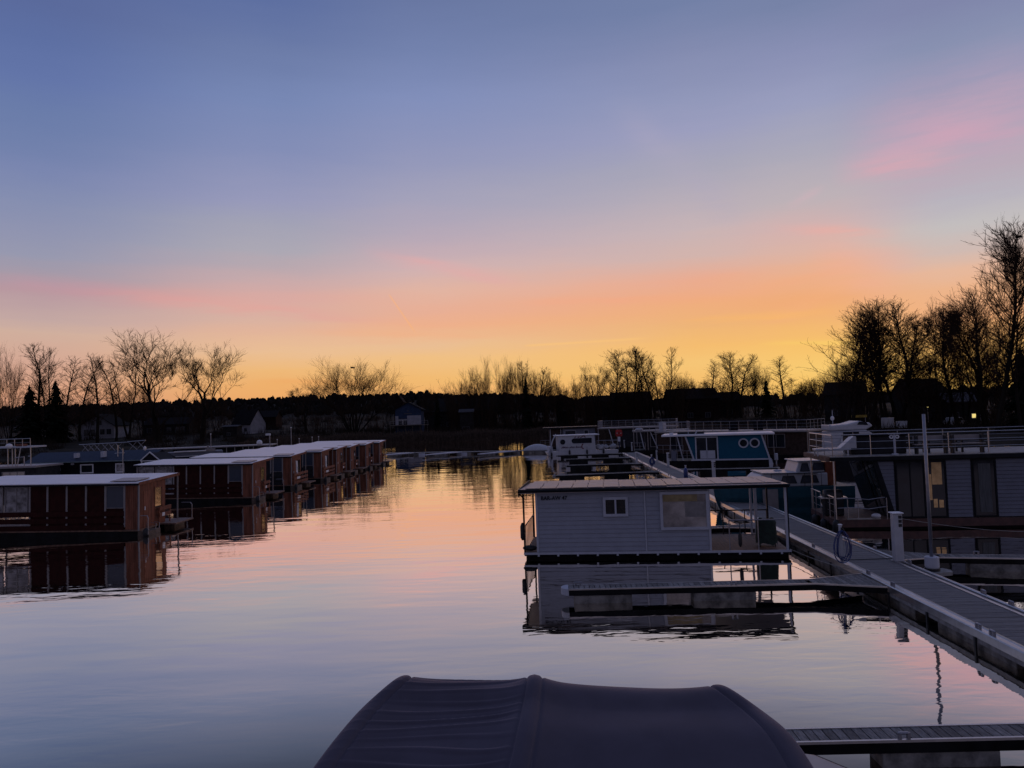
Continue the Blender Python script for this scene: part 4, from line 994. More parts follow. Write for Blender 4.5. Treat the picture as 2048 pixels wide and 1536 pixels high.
# ------------------------------------------------------------------ red houseboats on the left
def red_boat(xb, yb, label, L=9.2, D=4.5, front=M_red, rail='short', end=M_cedar, panelroof=True, detail=True, flag=False, rz=-.02, glow=True):
    B = at_h(xb, yb, 2.85)
    t = thing('wooden_houseboat', label, 'houseboat', (B.x, B.y, 0), rz, 'wooden houseboats moored in a row on the left')
    t.rotation_euler = (0, .019, rz)                     # each boat lists a little towards its terrace
    x0, xw = -L, -6.1; yw = D*.66
    for y0 in (.1, D-1.5): MB().prism([(-L+.2,-.35),(-.2,-.35),(-.1,.0),(-.1,.26),(-L,.26),(-L,0)], y0, y0+1.3).build('float', M_hull, t); MB().prism([(-.099,-.35),(.1,-.35),(.55,.0),(.55,.26),(-.099,.26)], y0, y0+1.3).build('float_end', M_float, t, bevel=.03 if detail else 0)
    MB().box(-L, .02, .05, D-.05, .262, .36).build('deck', M_deckb, t)
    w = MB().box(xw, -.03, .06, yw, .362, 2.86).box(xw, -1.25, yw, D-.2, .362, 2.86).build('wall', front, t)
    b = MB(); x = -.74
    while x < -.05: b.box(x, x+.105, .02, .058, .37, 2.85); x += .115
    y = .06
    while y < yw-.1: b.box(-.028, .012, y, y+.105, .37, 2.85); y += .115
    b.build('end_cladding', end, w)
    trims = [-.78, -1.86, -2.94, -4.02, -5.1, xw]
    b = MB()
    for x in trims: b.box(x-.045, x+.045, .0, .057, .5, 2.84)
    b.build('battens', M_strip, w)
    b = MB()
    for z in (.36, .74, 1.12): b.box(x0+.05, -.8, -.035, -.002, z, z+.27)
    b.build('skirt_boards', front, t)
    MB().box(-1.81, -.83, .03, .056, 1.55, 2.76).build('pane', M_bluew, window(t, -1.79, 1.57, .94, 1.17, .055, .03, M_strip, M_bluew, 0))
    # left porch
    fr = window(t, xw-2.85, 1.42, 1.25, 1.3, .12, .05, M_strip, mat('milky_glass', (.22,.22,.24), .15, .3, var=.6, nscale=2.5), 1)
    fr = window(t, xw-1.4, 1.42, 1.2, 1.3, .12, .05, M_strip, mat('milky_glass', (.22,.22,.24), .15, .3), 1)
    MB().box(x0+.02, x0+.1, .02, .1, .36, 2.86).box(x0+.02, x0+.1, D-.2, D-.12, .36, 2.86).build('roof_post', M_strip, t)
    # roof
    rf = MB().hexa([(x0-.15,-.12,2.84),(.08,-.12,2.87),(.08,D+.05,3.03),(x0-.15,D+.05,3.0),(x0-.15,-.12,2.93),(.08,-.12,2.96),(.08,D+.05,3.12),(x0-.15,D+.05,3.09)]).build('roof', M_whroof, t)
    MB().hexa([(.082,-.13,2.80),(.11,-.13,2.80),(.11,D+.06,2.96),(.082,D+.06,2.96),(.082,-.13,2.965),(.11,-.13,2.965),(.11,D+.06,3.13),(.082,D+.06,3.13)]).build('barge_board', end, rf)
    MB().box(x0-.15, .08, -.145, -.122, 2.80, 2.90).build('fascia', M_fascia, rf)
    if panelroof: MB().hexa([(-1.7,.2,3.0),(-.2,.2,3.0),(-.2,1.6,3.04),(-1.7,1.6,3.04),(-1.7,.2,3.03),(-.2,.2,3.03),(-.2,1.6,3.1),(-1.7,1.6,3.1)]).build('solar_panel', M_panel, rf)
    # end wall details
    d_ = MB().box(.013, .03, .5, 1.35, .4, 2.4).build('door', end, t); MB().box(.031, .06, .6, .66, 1.35, 1.55).build('handle', M_frame, d_)
    fr = MB(); 
    fr.ring([(1.72,1.25),(2.62,1.25),(2.62,2.55),(1.72,2.55)], [(1.8,1.33),(2.54,1.33),(2.54,2.47),(1.8,2.47)], .013, .04, 'x')
    fr = fr.build('window', end, t); MB().box(.014, .02, 1.78, 2.56, 1.31, 2.49).build('pane', M_mirror if glow else M_glass, fr)
    MB().box(-.0, .07, -.07, -.0, .3, 2.86).build('roof_post', M_strip, t)
    MB().box(.0, .07, D-.1, D-.03, .3, 3.0).build('roof_post', M_strip, t)
    # terrace end
    MB().box(.03, 1.0, D*.5, D, .30, .38).build('gangway', M_deckb, t)
    if detail:
        MB().tube([(.6,-.1,.1),(.6,-.1,1.0),(.5,0,1.12),(.12,.0,1.12)], .022, 6).build('handrail', M_metal, t)
        MB().tube([(.95,D-.1,.38),(.95,D-.1,1.2),(.85,D-.1,1.32),(.3,D-.1,1.32)], .022, 6).build('handrail', M_metal, t)
        MB().tube([(.35,.9,-.1),(.5,.9,.2),(.5,1.0,.55),(.2,1.0,.6)], .02, 6).tube([(.35,1.3,-.1),(.5,1.3,.2),(.5,1.4,.55),(.2,1.4,.6)], .02, 6).build('bathing_ladder', M_metal, t)
    y0, y1 = (D*.42, D*.72) if rail == 'short' else (.1, D)
    b = MB()
    for z in (.42, .78, 1.14):
        if rail == 'short' and z < .5: continue
        b.box(.2, .24, y0, y1, z, z+.22)
    for k in range(3 if rail == 'full' else 2): y = y0+(y1-y0-.08)*k/(2 if rail == 'full' else 1); b.box(.15, .2, y, y+.08, .3, 1.36)
    b.build('balcony_rail', end, t)
    MB().box(.241, .25, y0+(y1-y0)*.2, y0+(y1-y0)*.42, .8, 1.0).build('number_plate', M_frame, t)
    if flag: 
        b = MB(); b.add([(.3,.3,2.5),(.32,.75,2.45),(.36,.7,1.3),(.3,.45,1.5),(.33,.35,1.25)], [(0,1,2,3,4)]); b.add([(.34,.3,2.5),(.36,.75,2.45),(.40,.7,1.3),(.34,.45,1.5),(.37,.35,1.25)], [(4,3,2,1,0)]); b.build('flag_cloth', M_cloth, t)
    fender(t, .45, -.02, -.05, .45, .16 if detail else .13)
    return t, rz
red_boat(275, 968.5, 'nearest red wooden houseboat with white roof at left edge', 10.6, 4.6)
red_boat(503, 928.5, 'second red wooden houseboat from the camera in the left row', 9.0, 4.6)
for (px_, py_, lab, fr, rl, fl) in [(581,914,'third wooden houseboat in the left row, full plank railing and hanging cloth',M_grey,'full',True),
        (641,905,'fourth wooden houseboat in the left row, dark wall and full railing',M_grey,'full',True), (671,900,'fifth wooden houseboat in the left row',M_red,'short',False),
        (699,895.5,'sixth wooden houseboat in the left row',M_red,'short',False), (730,891,'seventh wooden houseboat, last but one in the left row',M_grey,'short',False),
        (757,886.5,'farthest wooden houseboat at the water end of the left row',M_red,'short',False)]:
    red_boat(px_, py_, lab, 9.0, 4.3, fr, rl, flag=fl, detail=False, glow=fl is False)

# ------------------------------------------------------------------ black houseboat with white windows (far left)
loc, rz, L = frame2(47, 927, 312, 919.3, 2.6)
t = thing('black_houseboat', 'black houseboat with three white-framed windows behind the nearest red houseboat', 'houseboat', loc, rz)
k_ = L/265.0; X = lambda p_: (p_-47)*k_
M_blk = mat('black_boarding', (0.012,0.012,0.016), .6, var=.3, island=.1)
hull_box(t, X(70), L, .1, 4.3, .4)
w = MB().box(X(75), X(288), .05, 4.2, .4, 2.62).build('wall', M_blk, t)
M_navyroof = mat('navy_sheet_roof', (0.035,0.045,0.07), .5, var=.2)
rf = MB().prism([(-.35,2.55),(2.2,3.5),(4.6,2.55),(4.6,2.63),(2.2,3.6),(-.35,2.63)], X(50), X(300), 'x').build('roof', M_navyroof, t)
MB().box(X(47), X(300), -.39, -.352, 2.56, 2.66).build('eaves_trim', mat('pale_teal_trim', (.14,.2,.22), .5), rf)
for p0, p1, z in ((90,103,1.45),(164,186,1.5),(234,247,1.5)): framed(t, X(p0), z, X(p1)-X(p0), .72, .03, .12, mat('milky_glass', (.22,.22,.24), .15, .3) if p0 != 164 else M_glass, 0, M_frame)
MB().box(X(117), X(122), -.0, .049, 1.75, 2.0).box(X(143), X(149), 0, .049, 2.3, 2.5).build('wall_vent', M_trim, t)
dm = MB(); a, c, zt = X(290), X(327), 3.35
dm.prism([(a,2.6),(c,2.6),((a+c)/2,zt)], -.7, 2.0).build('gable_porch', M_blk, t)
bb = MB()
for s_, e_ in ((a, (a+c)/2), (c, (a+c)/2)):
    bb.hexa([(s_,-.76,2.52),(e_,-.76,zt),(e_,-.705,zt),(s_,-.705,2.52),(s_,-.76,2.64),(e_,-.76,zt+.13),(e_,-.705,zt+.13),(s_,-.705,2.64)])
bb.box(a, c, -.76, -.705, 2.50, 2.58); bb.build('barge_board', M_frame, t)
MB().box(a+.05, a+.15, -.7, -.6, .4, 2.6).box(c-.15, c-.05, -.7, -.6, .4, 2.6).build('porch_post', M_frame, t)
def tr(nm, pts_list, r, mt, parent):
    b = MB()
    for p in pts_list: b.tube(p, r, 5)
    return b.build(nm, mt, parent)
zl, zh, yy = 3.62, 4.45, 1.5
tr('roof_frame_bar', [[(X(152),yy,zh-.1),(X(240),yy,zh)],[(X(238),yy,zh+.04),(X(275),yy,zh+.14)],[(X(140),yy,zh-.1),(X(152),yy,zh-.1)]], .045, M_alu, t)
P = []
for x in (146, 158, 170, 186, 200, 214): P += [[(X(x),yy,zl),(X(x+13),yy,zh-.05)],[(X(x+13),yy,zl),(X(x),yy,zh-.05)]]
P += [[(X(240),yy,zh),(X(258),yy,zl)],[(X(258),yy,zh+.1),(X(272),yy,zl+.1)],[(X(274),yy,zh+.1),(X(256),yy,zl)],[(X(256),yy,zh),(X(242),yy,zl)]]
tr('roof_frame_lattice', P, .03, M_metal, t)
tr('mast_pole', [[(X(257),-.8,.5),(X(257),-.8,3.9)],[(X(231),.5,3.0),(X(231),.5,4.2)],[(X(225),.5,3.35),(X(244),.5,3.38)]], .045, M_alu, t)
MB().box(X(145), X(151), .3, .8, 3.0, 3.5).build('roof_vent', M_trim, t); MB().box(X(199), X(205), .3, .8, 3.0, 3.6).build('roof_vent', M_trim, t)
MB().ball((X(279),1.0,3.75), .22, .5, 1, 1.1).build('satellite_dish', M_frame, t, smooth=True)

# raised steel frame boat at the far left
loc, rz, L = frame2(-80, 936, 73, 931, 2.6)
t = thing('work_boat', 'low pale-roofed boat with a raised steel platform at the far left edge', 'boat', loc, rz)
hull_box(t, 0, L, 0, 4, .5); MB().box(.2, L-.15, .1, 3.8, .5, 2.4).build('cabin', M_grey, t)
MB().box(0, L, -.1, 4, 2.5, 2.6).build('roof', M_roofgl, t); MB().box(0, L, -.2, 4.1, 2.404, 2.495).build('roof_edge', M_strip, t)
window(t, L*.55, 1.2, 2.2, .8, .095, .06, M_strip, M_mirror, 2)
k_ = L/153; X = lambda p_: (p_+80)*k_
pf = MB().box(0, X(50), .8, 3.2, 4.35, 4.5).build('platform', M_trim, t)
P = []
for x in (3, 12, 18, 49): P += [[(X(x),.9,2.6),(X(x),.9,4.35)]]
P += [[(X(22),.9,2.6),(X(29),.9,4.35)], [(X(18),.9,3.4),(X(36),.9,3.45)], [(X(36),.9,3.45),(X(36),.9,2.6)], [(X(44),.9,3.5),(X(49),.9,3.5)]]
tr('platform_legs', P, .05, M_alu, t)
railing(t, [(.1,.9),(X(48.5),.9)], 4.5, 5.25, 2, .85, .03, M_alu)
MB().ball((X(10),.6,4.55), .32, 1, 1, .85).build('radar_dome', M_frame, t, smooth=True)
MB().box(X(14), X(28), 1.2, 2, 4.5, 4.72).build('folded_cushion', M_cedar, t, bevel=.05)

# white cabin boat behind the red row
loc, rz, L = frame2(331, 906, 446, 900.5, 3.0)
t = thing('cabin_boat', 'pale blue-white cabin boat peeking over the second red houseboat', 'boat', loc, rz)
hull_box(t, -.3, L+.5, 0, 3, .8, mt=M_white); MB().box(0, L, .05, 2.9, .8, 3.0).build('cabin', M_bluep, t, bevel=.05)
MB().box(.9, L*.7, -.1, .2, 3.0, 3.13).build('roof_rack', M_frame, t)
fr = MB().ring([(.6,1.9),(3.3,1.9),(3.5,2.15),(3.3,2.55),(.9,2.55),(.6,2.2)], [(.66,1.96),(3.26,1.96),(3.42,2.15),(3.26,2.49),(.94,2.49),(.66,2.2)], .02, .06).build('window', M_frame, t)
MB().prism([(.66,1.96),(3.26,1.96),(3.42,2.15),(3.26,2.49),(.94,2.49),(.66,2.2)], .03, .055).build('pane', M_glass, fr)
MB().box(4.1, 5.2, .0, .5, 2.95, 3.25).box(4.3,4.5,-.1,.4,3.1,3.6).build('roof_gear', M_strip, t)
# long dark houseboat behind
loc, rz, L = frame2(383, 896, 545, 889.5, 3.1)
t = thing('dark_houseboat', 'long dark houseboat with a thin pale roof edge behind the left row', 'houseboat', loc, rz)
hull_box(t, -3, L, .3, 4.5, .5); MB().box(-2.5, L-2, 1.0, 4.3, .5, 3.0).build('wall', M_grey, t)
rf = MB().box(-6, L, -.1, 4.8, 3.02, 3.14).build('roof', M_strip, t)
for x in (4.2, 5.2, 6.2, 6.9, 7.5, 9.2): MB().box(x, x+.09, .02, .11, .5, 3.02).build('roof_post', M_strip, t)
MB().lathe([(.28,0),(.36,.1),(.36,.35),(.25,.55),(.05,.62)], (L*.83,.5,3.16), 16).build('satellite_dome', M_frame, t, smooth=True)
window(t, 1.0, 1.3, 2.4, 1.1, .995, .06, M_strip, M_glass, 1)
# mooring poles
for i, (x, y0, y1, Y, lab) in enumerate([(583,856,900,96,'tall thin mooring pole behind the left houseboat row'),(422,869,898,92,'short white-topped pole behind the pale cabin boat'),
     (555,880,905,100,'thin pole just right of the camera mast'),(599,878,905,104,'thin pole between the tall mooring pole and the far row roofs'),(625,875,905,110,'faint pole left of the far row roofs'),(638,874,905,112,'faint pole nearest the far row roofs')]):
    p0 = at_y(x, y1, Y); zt = h_at(x, y0, Y)
    t = thing('mooring_pole', lab, 'pole', (p0.x, Y, 0), 0, 'mooring poles behind the left row')
    MB().tube([(0,0,-1),(0,0,zt)], .06, 8, .05).build('shaft', M_metal, t); MB().lathe([(.07,0),(.08,.05),(.06,.12)], (0,0,zt), 8).build('cap', M_frame, t)
p0 = at_y(540, 900, 94); zt = h_at(540, 871, 94)
t = thing('camera_mast', 'short mast with a white lamp head behind the dark houseboat roof', 'mast', (p0.x, 94, 0))
MB().tube([(0,0,-1),(0,0,zt)], .07, 8).build('shaft', M_metal, t); MB().box(-.5,.1,-.15,.15,zt,zt+.25).build('lamp_head', M_frame, t, bevel=.04); MB().box(-.1,.1,-.2,-.08,zt-1.6,zt-1.3).build('junction_box', M_metal, t)

# ------------------------------------------------------------------ far pontoon line
A, B = at_h(768, 906.5, .4), at_h(1108, 900.3, .4); d = B-A; rzp = math.atan2(d.y, d.x); LP = math.hypot(d.x, d.y)
t = thing('far_pontoon', 'long low pontoon crossing the water in front of the reeds', 'pontoon', (A.x, A.y, 0), rzp)
MB().box(0, LP, 0, 1.2, .32, .42).build('deck', M_beam, t)
b = MB(); x = .5
while x < LP-2: b.box(x, x+2.6, .1, 1.1, -.3, .3); x += 4
b.build('floats', M_conc, t)
for px_ in (812, 905, 999):
    q = at_h(px_, 904, .4); x = (Vector((q.x-A.x, q.y-A.y, 0))).length
    b = MB(); b.prism([(x-.4,0),(x-2.1,-6.5),(x-1.5,-6.5),(x+1.6,0)], .3, .42, 'z'); b.build('branch', M_trim, t)
MB().box(6.2, 7.3, -.06, -.005, -.02, .3).box(12.8,14.5,-.06,-.005,0,.3).build('notice_board', M_trim, t)
A2 = at_h(1076, 903, .2)
t = thing('covered_dinghy', 'small boat under a pale rounded cover left of the white lettered boat', 'boat', (A2.x, A2.y+1, 0), rzp)
MB().prism([(-1.9,-.2),(1.9,-.2),(2.2,.35),(-2.2,.35)], -.8, .8).build('hull', M_white, t, bevel=.1)
b = MB(); vs = []; n = 14
for i in range(n+1):
    x = -2.1+4.2*i/n; h = .95*math.sin(math.pi*min(1, (i+.4)/(n+.8)))**.55
    for j in range(9): a = math.pi*j/8; vs.append((x, -.85*math.cos(a), .34+h*math.sin(a)))
b.add(vs, [(i*9+j, i*9+j+1, (i+1)*9+j+1, (i+1)*9+j) for i in range(n) for j in range(8)]); b.build('cover', M_white, t, smooth=True)

# ------------------------------------------------------------------ white lettered boat
loc, rz, L = frame2(1105, 910, 1192, 906.6, .15)
t = thing('white_cabin_boat', 'white cabin boat with script lettering, round and long dark windows', 'boat', loc, rz)
k_ = L/87; X = lambda p_: (p_-1105)*k_
MB().prism([(X(1094),.55),(X(1098),.1),(X(1106),-.25),(X(1235),-.25),(X(1238),.45),(X(1238),.55)], 0, 2.6).build('hull', M_white, t, bevel=.04)
w = MB().prism([(X(1118),.552),(X(1193),.552),(X(1192),1.0),(X(1190),2.68),(X(1117),2.68)], .02, 2.55).build('cabin', M_white, t)
MB().box(X(1112), X(1200), -.1, 2.7, 2.69, 2.82).build('roof', M_frame, t, bevel=.03)
def poly_win(pts, y): 
    c = (sum(p[0] for p in pts)/len(pts), sum(p[1] for p in pts)/len(pts))
    out = [(c[0]+(p[0]-c[0])*1.0+(.05 if p[0] > c[0] else -.05), c[1]+(p[1]-c[1])*1.12) for p in pts]
    fr = MB().ring(out, pts, y-.03, y+.01).build('window', M_trim, t)
    MB().prism(pts, y-.012, y+.008).build('pane', M_glass, fr)
poly_win([(X(1126.3)+.37*math.cos(a), 1.88+.37*math.sin(a)) for a in [6.283*i/20 for i in range(20)]], .01)
xl, xr = X(1144), X(1184.5)
poly_win([(xl+.35+.35*math.cos(a), 1.97+.36*math.sin(a)) for a in [math.pi/2+math.pi*i/10 for i in range(11)]]+[(xr-.06,1.61),(xr,1.67),(xr,2.27),(xr-.06,2.33)], .01)
o = text_mb('#Mein altes Boot', .40, .25, .008).build('lettering', mat('plum_paint', (.06,.015,.05), .5), t); o.location = (X(1123), .012, 1.0)
M_swoosh = mat('dark_red_swoosh', (.12,.008,.02), .45)
b = MB()
for pts, r in (([(X(1161),2.33),(X(1166),2.56),(X(1170),2.66),(X(1172),2.36)], .07), ([(X(1150),2.36),(X(1153),2.56)], .06), ([(X(1156),2.36),(X(1160),2.58),(X(1158),2.4)], .05), ([(X(1166.5),1.58),(X(1164),1.2),(X(1164.5),.95),(X(1168),.86)], .08)):
    for a, c in zip(pts[:-1], pts[1:]):
        dd = Vector((c[0]-a[0], c[1]-a[1])).normalized(); nn = (-dd.y*r, dd.x*r)
        b.prism([(a[0]-nn[0],a[1]-nn[1]),(c[0]-nn[0]*.8,c[1]-nn[1]*.8),(c[0]+nn[0]*.8,c[1]+nn[1]*.8),(a[0]+nn[0],a[1]+nn[1])], -.0, .018)
b.build('painted_swoosh', M_swoosh, t)
for q in (1173, 1176, 1181): MB().box(X(q), X(q)+.03, .008, .019, .95, 1.25).build('painted_mark', M_trim, t)
MB().box(X(1119)+.3, X(1145), .01, .019, 1.38, 1.42).build('painted_line', M_trim, t)
MB().tube([(X(1100),.0,.55),(X(1102),.0,1.2),(X(1106),0,2.1),(X(1113),0,3.0)], .11, 8, .07).build('bow_arch', M_trim, t, smooth=True)
for q in (1139, 1174, 1207): fender(t, X(q), -.14, .05, .75, .13)
fender(t, X(1103), -.12, 0, .5, .13)
MB().box(X(1099), X(1106), .1, 2.4, .552, 1.3).build('bow_locker', M_trim, t)
railing(t, [(X(1195),.05),(X(1237),.05)], .55, 1.9, 2, .9, .025, M_metal)
b = MB(); rnd = random.Random(4)
for i in range(16): b.ball((X(rnd.uniform(1197,1234)), rnd.uniform(.3,1.6), .75+rnd.uniform(0,.35)), rnd.uniform(.2,.4), 1.2, 1, .8, 8)
b.build('wrapped_cargo', mat('white_tarp', (.38,.38,.40), .7, bump=.6, bscale=8), t)

# boat behind it
loc, rz, L = frame2(1087, 856, 1193, 852.3, 3.6)
t = thing('dark_roofed_houseboat', 'houseboat with dark flat roof and white wall behind the white lettered boat', 'houseboat', loc, rz)
k_ = L/106; X = lambda p_: (p_-1087)*k_
hull_box(t, 0, L, .3, 4, .5); MB().box(X(1099), X(1124), .4, 3.8, .5, 3.3).build('entrance', M_brown, t)
MB().box(X(1125), X(1190), .2, 3.8, .5, 3.3).build('wall', M_bluep, t); MB().box(0, L+.5, -.2, 4.4, 3.42, 3.62).build('roof', M_fascia, t)
window(t, X(1130), 2.0, X(1151)-X(1130), 1.0, .195, .06, M_trim, M_glass, 0); window(t, X(1168.5), 2.0, X(1176)-X(1168.5), 1.0, .195, .06, M_trim, M_glass, 0)
MB().box(X(1100),X(1101),.3,.4,.5,3.4).box(X(1121),X(1122),.3,.4,.5,3.4).build('roof_post', M_trim, t)
railing(t, [(X(1080),.3),(X(1099),.3)], .5, 1.6, 3, .9, .025, M_metal)

# ------------------------------------------------------------------ dark terrace houseboats in the background
def terrace_boat(label, xa, ya, xb, yb, zf, D=4.5, body=M_grey, bars=False, x_in=1.5, struts=(), wins=(), screen=(), cab=(0, 1), zr=1.05, name='terrace_houseboat', extras=True):
    loc, rz, L = frame2(xa, ya, xb, yb, zf)
    t = thing(name, label, 'houseboat', loc, rz, 'houseboats with roof terraces right of the pier')
    hull_box(t, 0, L, .1, D, .45)
    MB().box(L*cab[0]+.02, L*cab[1], .35, D-.2, .45, zf-.2).build('wall', body, t)
    MB().box(-.1, L+.1, -.1, D+.1, zf-.18, zf).build('roof_terrace', M_strip, t)
    railing(t, [(0,D),(0,0),(L,0),(L,D)], zf, zf+zr, 3, 1.1, .022, M_metal, bars=bars, rb=.012)
    for a, z0, c, z1 in struts: MB().tube([(L*a, .1, z0), (L*c, .1, z1)], .07, 6).build('slanted_post', M_trim, t)
    for a, z, w, h in wins: window(t, L*a, z, w, h, .345, .06, M_strip, M_glass, 1)
    for a, c in screen: MB().box(L*a, L*c, .03, .06, zf+.05, zf+zr-.08).build('privacy_screen', M_blk, t)
    for x in [L*i/4 for i in range(5)]: MB().tube([(x,.05,.45),(x,.05,zf-.18)], .04, 6).build('roof_post', M_metal, t)
    railing(t, [(0,.05),(L*cab[0]+.01,.05)] if cab[0] > 0 else [(0,.05),(L*.2,.05)], .45, 1.45, 2, 1, .022, M_metal)
    return t, L
terrace_boat('farthest terrace houseboat with barred roof railing behind the lifebuoy', 1196, 856, 1352, 851.5, 3.4, bars=True, cab=(.28,1), struts=((.14,3.2,.2,.5),))
t, L = terrace_boat('middle dark terrace houseboat with slanted white posts beyond the hose bundle', 1267, 862, 1380, 858.5, 3.1, cab=(.2,1), struts=((.30,2.9,.42,.6),(.12,2.9,.18,.6)), wins=((.3,.9,1.6,1.6),))
MB().ball((L*.1,.4,3.25), .5, 1.1, .8, .5).build('roof_dome', M_white, t, smooth=True)
t, L = terrace_boat('long terrace houseboat with brown boarded end behind the teal houseboat', 1311, 863.5, 1614, 860.3, 3.15, D=5, body=M_brown, screen=((.68,.74),(.52,.58)), wins=((.76,1.3,1.9,1.4),(.1,.8,1.6,1.8),(.25,.8,1.6,1.8)), zr=1.12)
MB().box(L*.02, L*.05, .2, 1, 3.15, 4.35).build('stair_hatch', M_trim, t)

# ------------------------------------------------------------------ teal houseboat
loc, rz, L = frame2(1330, 922.5, 1545, 919, .45)
t = thing('teal_houseboat', 'teal houseboat with two round portholes and white trim', 'houseboat', loc, rz)
k_ = L/215; X = lambda p_: (p_-1330)*k_
hull_box(t, X(1338), X(1546), 0, 4, .38); MB().box(X(1334), X(1542), -.05, 4.1, .382, .47).build('deck', M_fascia, t)
zt = 3.0
w = MB().prism([(X(1391),.472),(X(1538),.472),(X(1525),zt),(X(1375),zt)], .02, 3.8).build('wall', M_teal, t)
b = MB()
def bar(a, c, w_): 
    b.hexa([(a[0]-w_,-.04,a[1]),(a[0]+w_,-.04,a[1]),(a[0]+w_,.018,a[1]),(a[0]-w_,.018,a[1]),(c[0]-w_,-.04,c[1]),(c[0]+w_,-.04,c[1]),(c[0]+w_,.018,c[1]),(c[0]-w_,.018,c[1])])
bar((X(1390),.5), (X(1374),zt), .085); bar((X(1540),.5), (X(1526),zt), .085); b.box(X(1384), X(1543), -.06, -.041, .45, .6)
b.prism([(X(1538),-.15),(X(1547),-.15),(X(1544),.45),(X(1538),.45)], -.06, .03)
b.build('white_trim', M_trim, w)
MB().box(X(1325), X(1551), -.35, 4.2, zt+.02, zt+.22).build('roof', M_whroof, t, bevel=.04)
window(t, X(1396), .62, X(1437)-X(1396), 2.2, -.0, .13, M_trim, M_glass, 1, name='sliding_door')
MB().box(X(1403), X(1433), -.04, -.028, .66, 1.5).build('door_screen', M_trim, t)
for p_ in (1490, 1512):
    o = [(X(p_)+.50*math.cos(a), 2.18+.50*math.sin(a)) for a in [6.283*i/28 for i in range(28)]]; ii = [(X(p_)+.36*math.cos(a), 2.18+.36*math.sin(a)) for a in [6.283*i/28 for i in range(28)]]
    fr = MB().ring(o, ii, -.05, .018).build('porthole', M_trim, t); MB().prism(ii, -.01, .017).build('pane', M_glass, fr)
for a, z0, c, z1 in ((1357,zt,1368,.5),): MB().tube([(X(a),.1,z0),(X(c),.1,z1)], .07, 6).build('slanted_post', M_trim, t)
MB().tube([(X(1549),0,.4),(X(1549),0,zt)], .03, 6).tube([(X(1343),0,.4),(X(1343),0,zt)], .03, 6).build('roof_post', M_metal, t)
MB().box(X(1344), X(1354), -.1, .4, .47, 1.55).build('cabinet', M_bluep, t, bevel=.03)
railing(t, [(X(1356),.0),(X(1386),.0)], .47, 1.5, 2, .6, .022, M_metal)
MB().box(X(1341), X(1349), .1, .6, zt+.225, zt+.42).build('roof_box', M_frame, t); MB().box(X(1357), X(1412), .5, 2.2, zt+.225, zt+.45).build('roof_hatch', M_grey, t, bevel=.08)
MB().tube([(X(1380),.3,zt+.2),(X(1380),.3,zt+1.0)], .03, 6).tube([(X(1394),0,zt+.2),(X(1399),0,zt+.62)], .07, 6).build('roof_aerial', M_trim, t)
MB().box(X(1550), X(1557), .9, 1.5, .3, 1.0).box(X(1552), X(1555), 1.1, 1.3, -.4, .3).build('outboard_motor', M_trim, t, bevel=.06)

# ------------------------------------------------------------------ large houseboat with roof terrace (right)
loc, rz, L0 = frame2(1672, 1040, 2048, 1034.5, .45); L = 15.5; D = 4.25
k_ = L0/376; X = lambda p_: (p_-1672)*k_
t = thing('terrace_houseboat', 'large houseboat with pale siding panels and railed roof terrace at the right edge', 'houseboat', loc, rz)
big = t
ZF = 3.42
for y0 in (.1, D-1.2): MB().prism([(.3,-.4),(L-.3,-.4),(L,-.05),(L,.18),(-.1,.18),(-.1,-.05)], y0, y0+1.2).build('float', M_hull, t)
b = MB(); x = -.02
while x < 3.0: b.box(x, x+.135, -.0, D, .41, .45); x += .142
b.box(2.98, L, .0, D, .41, .45).build('deck', M_deckb, t)
MB().box(-.05, L, -.06, -.002, .1, .452).build('deck_edge_board', mat('red_brown_board', (.075,.03,.025), .6, var=.3), t)
MB().box(-.1, -.052, -.06, D, .1, .452).build('deck_edge_board', mat('red_brown_board', (.075,.03,.025), .6), t)
sl = lambda z: 1.80+(2.55-1.80)*(3.2-z)/2.75           # slanted cabin end
w = MB().prism([(sl(.452),.452),(L-.2,.452),(L-.2,3.22),(sl(3.22),3.22)], .12, D-.15).build('wall', M_grey, t)
siding(0, X(1797), .5, 3.15, .118, .175, .03, cutl=lambda z: sl(z)+.2).build('siding_panel', M_bluep, w)
siding(X(1903), X(1951), .5, 3.15, .118, .175, .03).build('siding_panel', M_bluep, w)
siding(X(2002), X(2002)+2.6, .5, 3.15, .118, .175, .03).build('siding_panel', M_bluep, w)
siding(X(2002)+4.6, L-.3, .5, 3.15, .118, .175, .03).build('siding_panel', M_bluep, w)
b = MB(); b.hexa([(sl(.452)-.02,.03,.452),(sl(.452)+.2,.03,.452),(sl(.452)+.2,.117,.452),(sl(.452)-.02,.117,.452),(sl(3.2)-.02,.03,3.2),(sl(3.2)+.2,.03,3.2),(sl(3.2)+.2,.117,3.2),(sl(3.2)-.02,.117,3.2)])
b.build('slanted_frame', M_fascia, w)
def endq(y0, y1, z0, z1, nm, mt, off, par):
    MB().hexa([(sl(z0)-off,y0,z0),(sl(z0)-off+.01,y0,z0),(sl(z0)-off+.01,y1,z0),(sl(z0)-off,y1,z0),(sl(z1)-off,y0,z1),(sl(z1)-off+.01,y0,z1),(sl(z1)-off+.01,y1,z1),(sl(z1)-off,y1,z1)]).build(nm, mt, par)
endq(.2, D-.25, .6, 3.1, 'end_glazing', M_glass, .015, t)
endq(.42, 1.5, 2.0, 3.0, 'end_pane', M_mirror, .03, t); endq(.42, 1.0, 1.05, 1.8, 'end_pane', M_mirror, .03, t); 
b = MB()
for y in (.95, 1.62): b.hexa([(sl(.6)-.05,y,.6),(sl(.6)-.02,y,.6),(sl(.6)-.02,y+.07,.6),(sl(.6)-.05,y+.07,.6),(sl(3.1)-.05,y,3.1),(sl(3.1)-.02,y,3.1),(sl(3.1)-.02,y+.07,3.1),(sl(3.1)-.05,y+.07,3.1)])
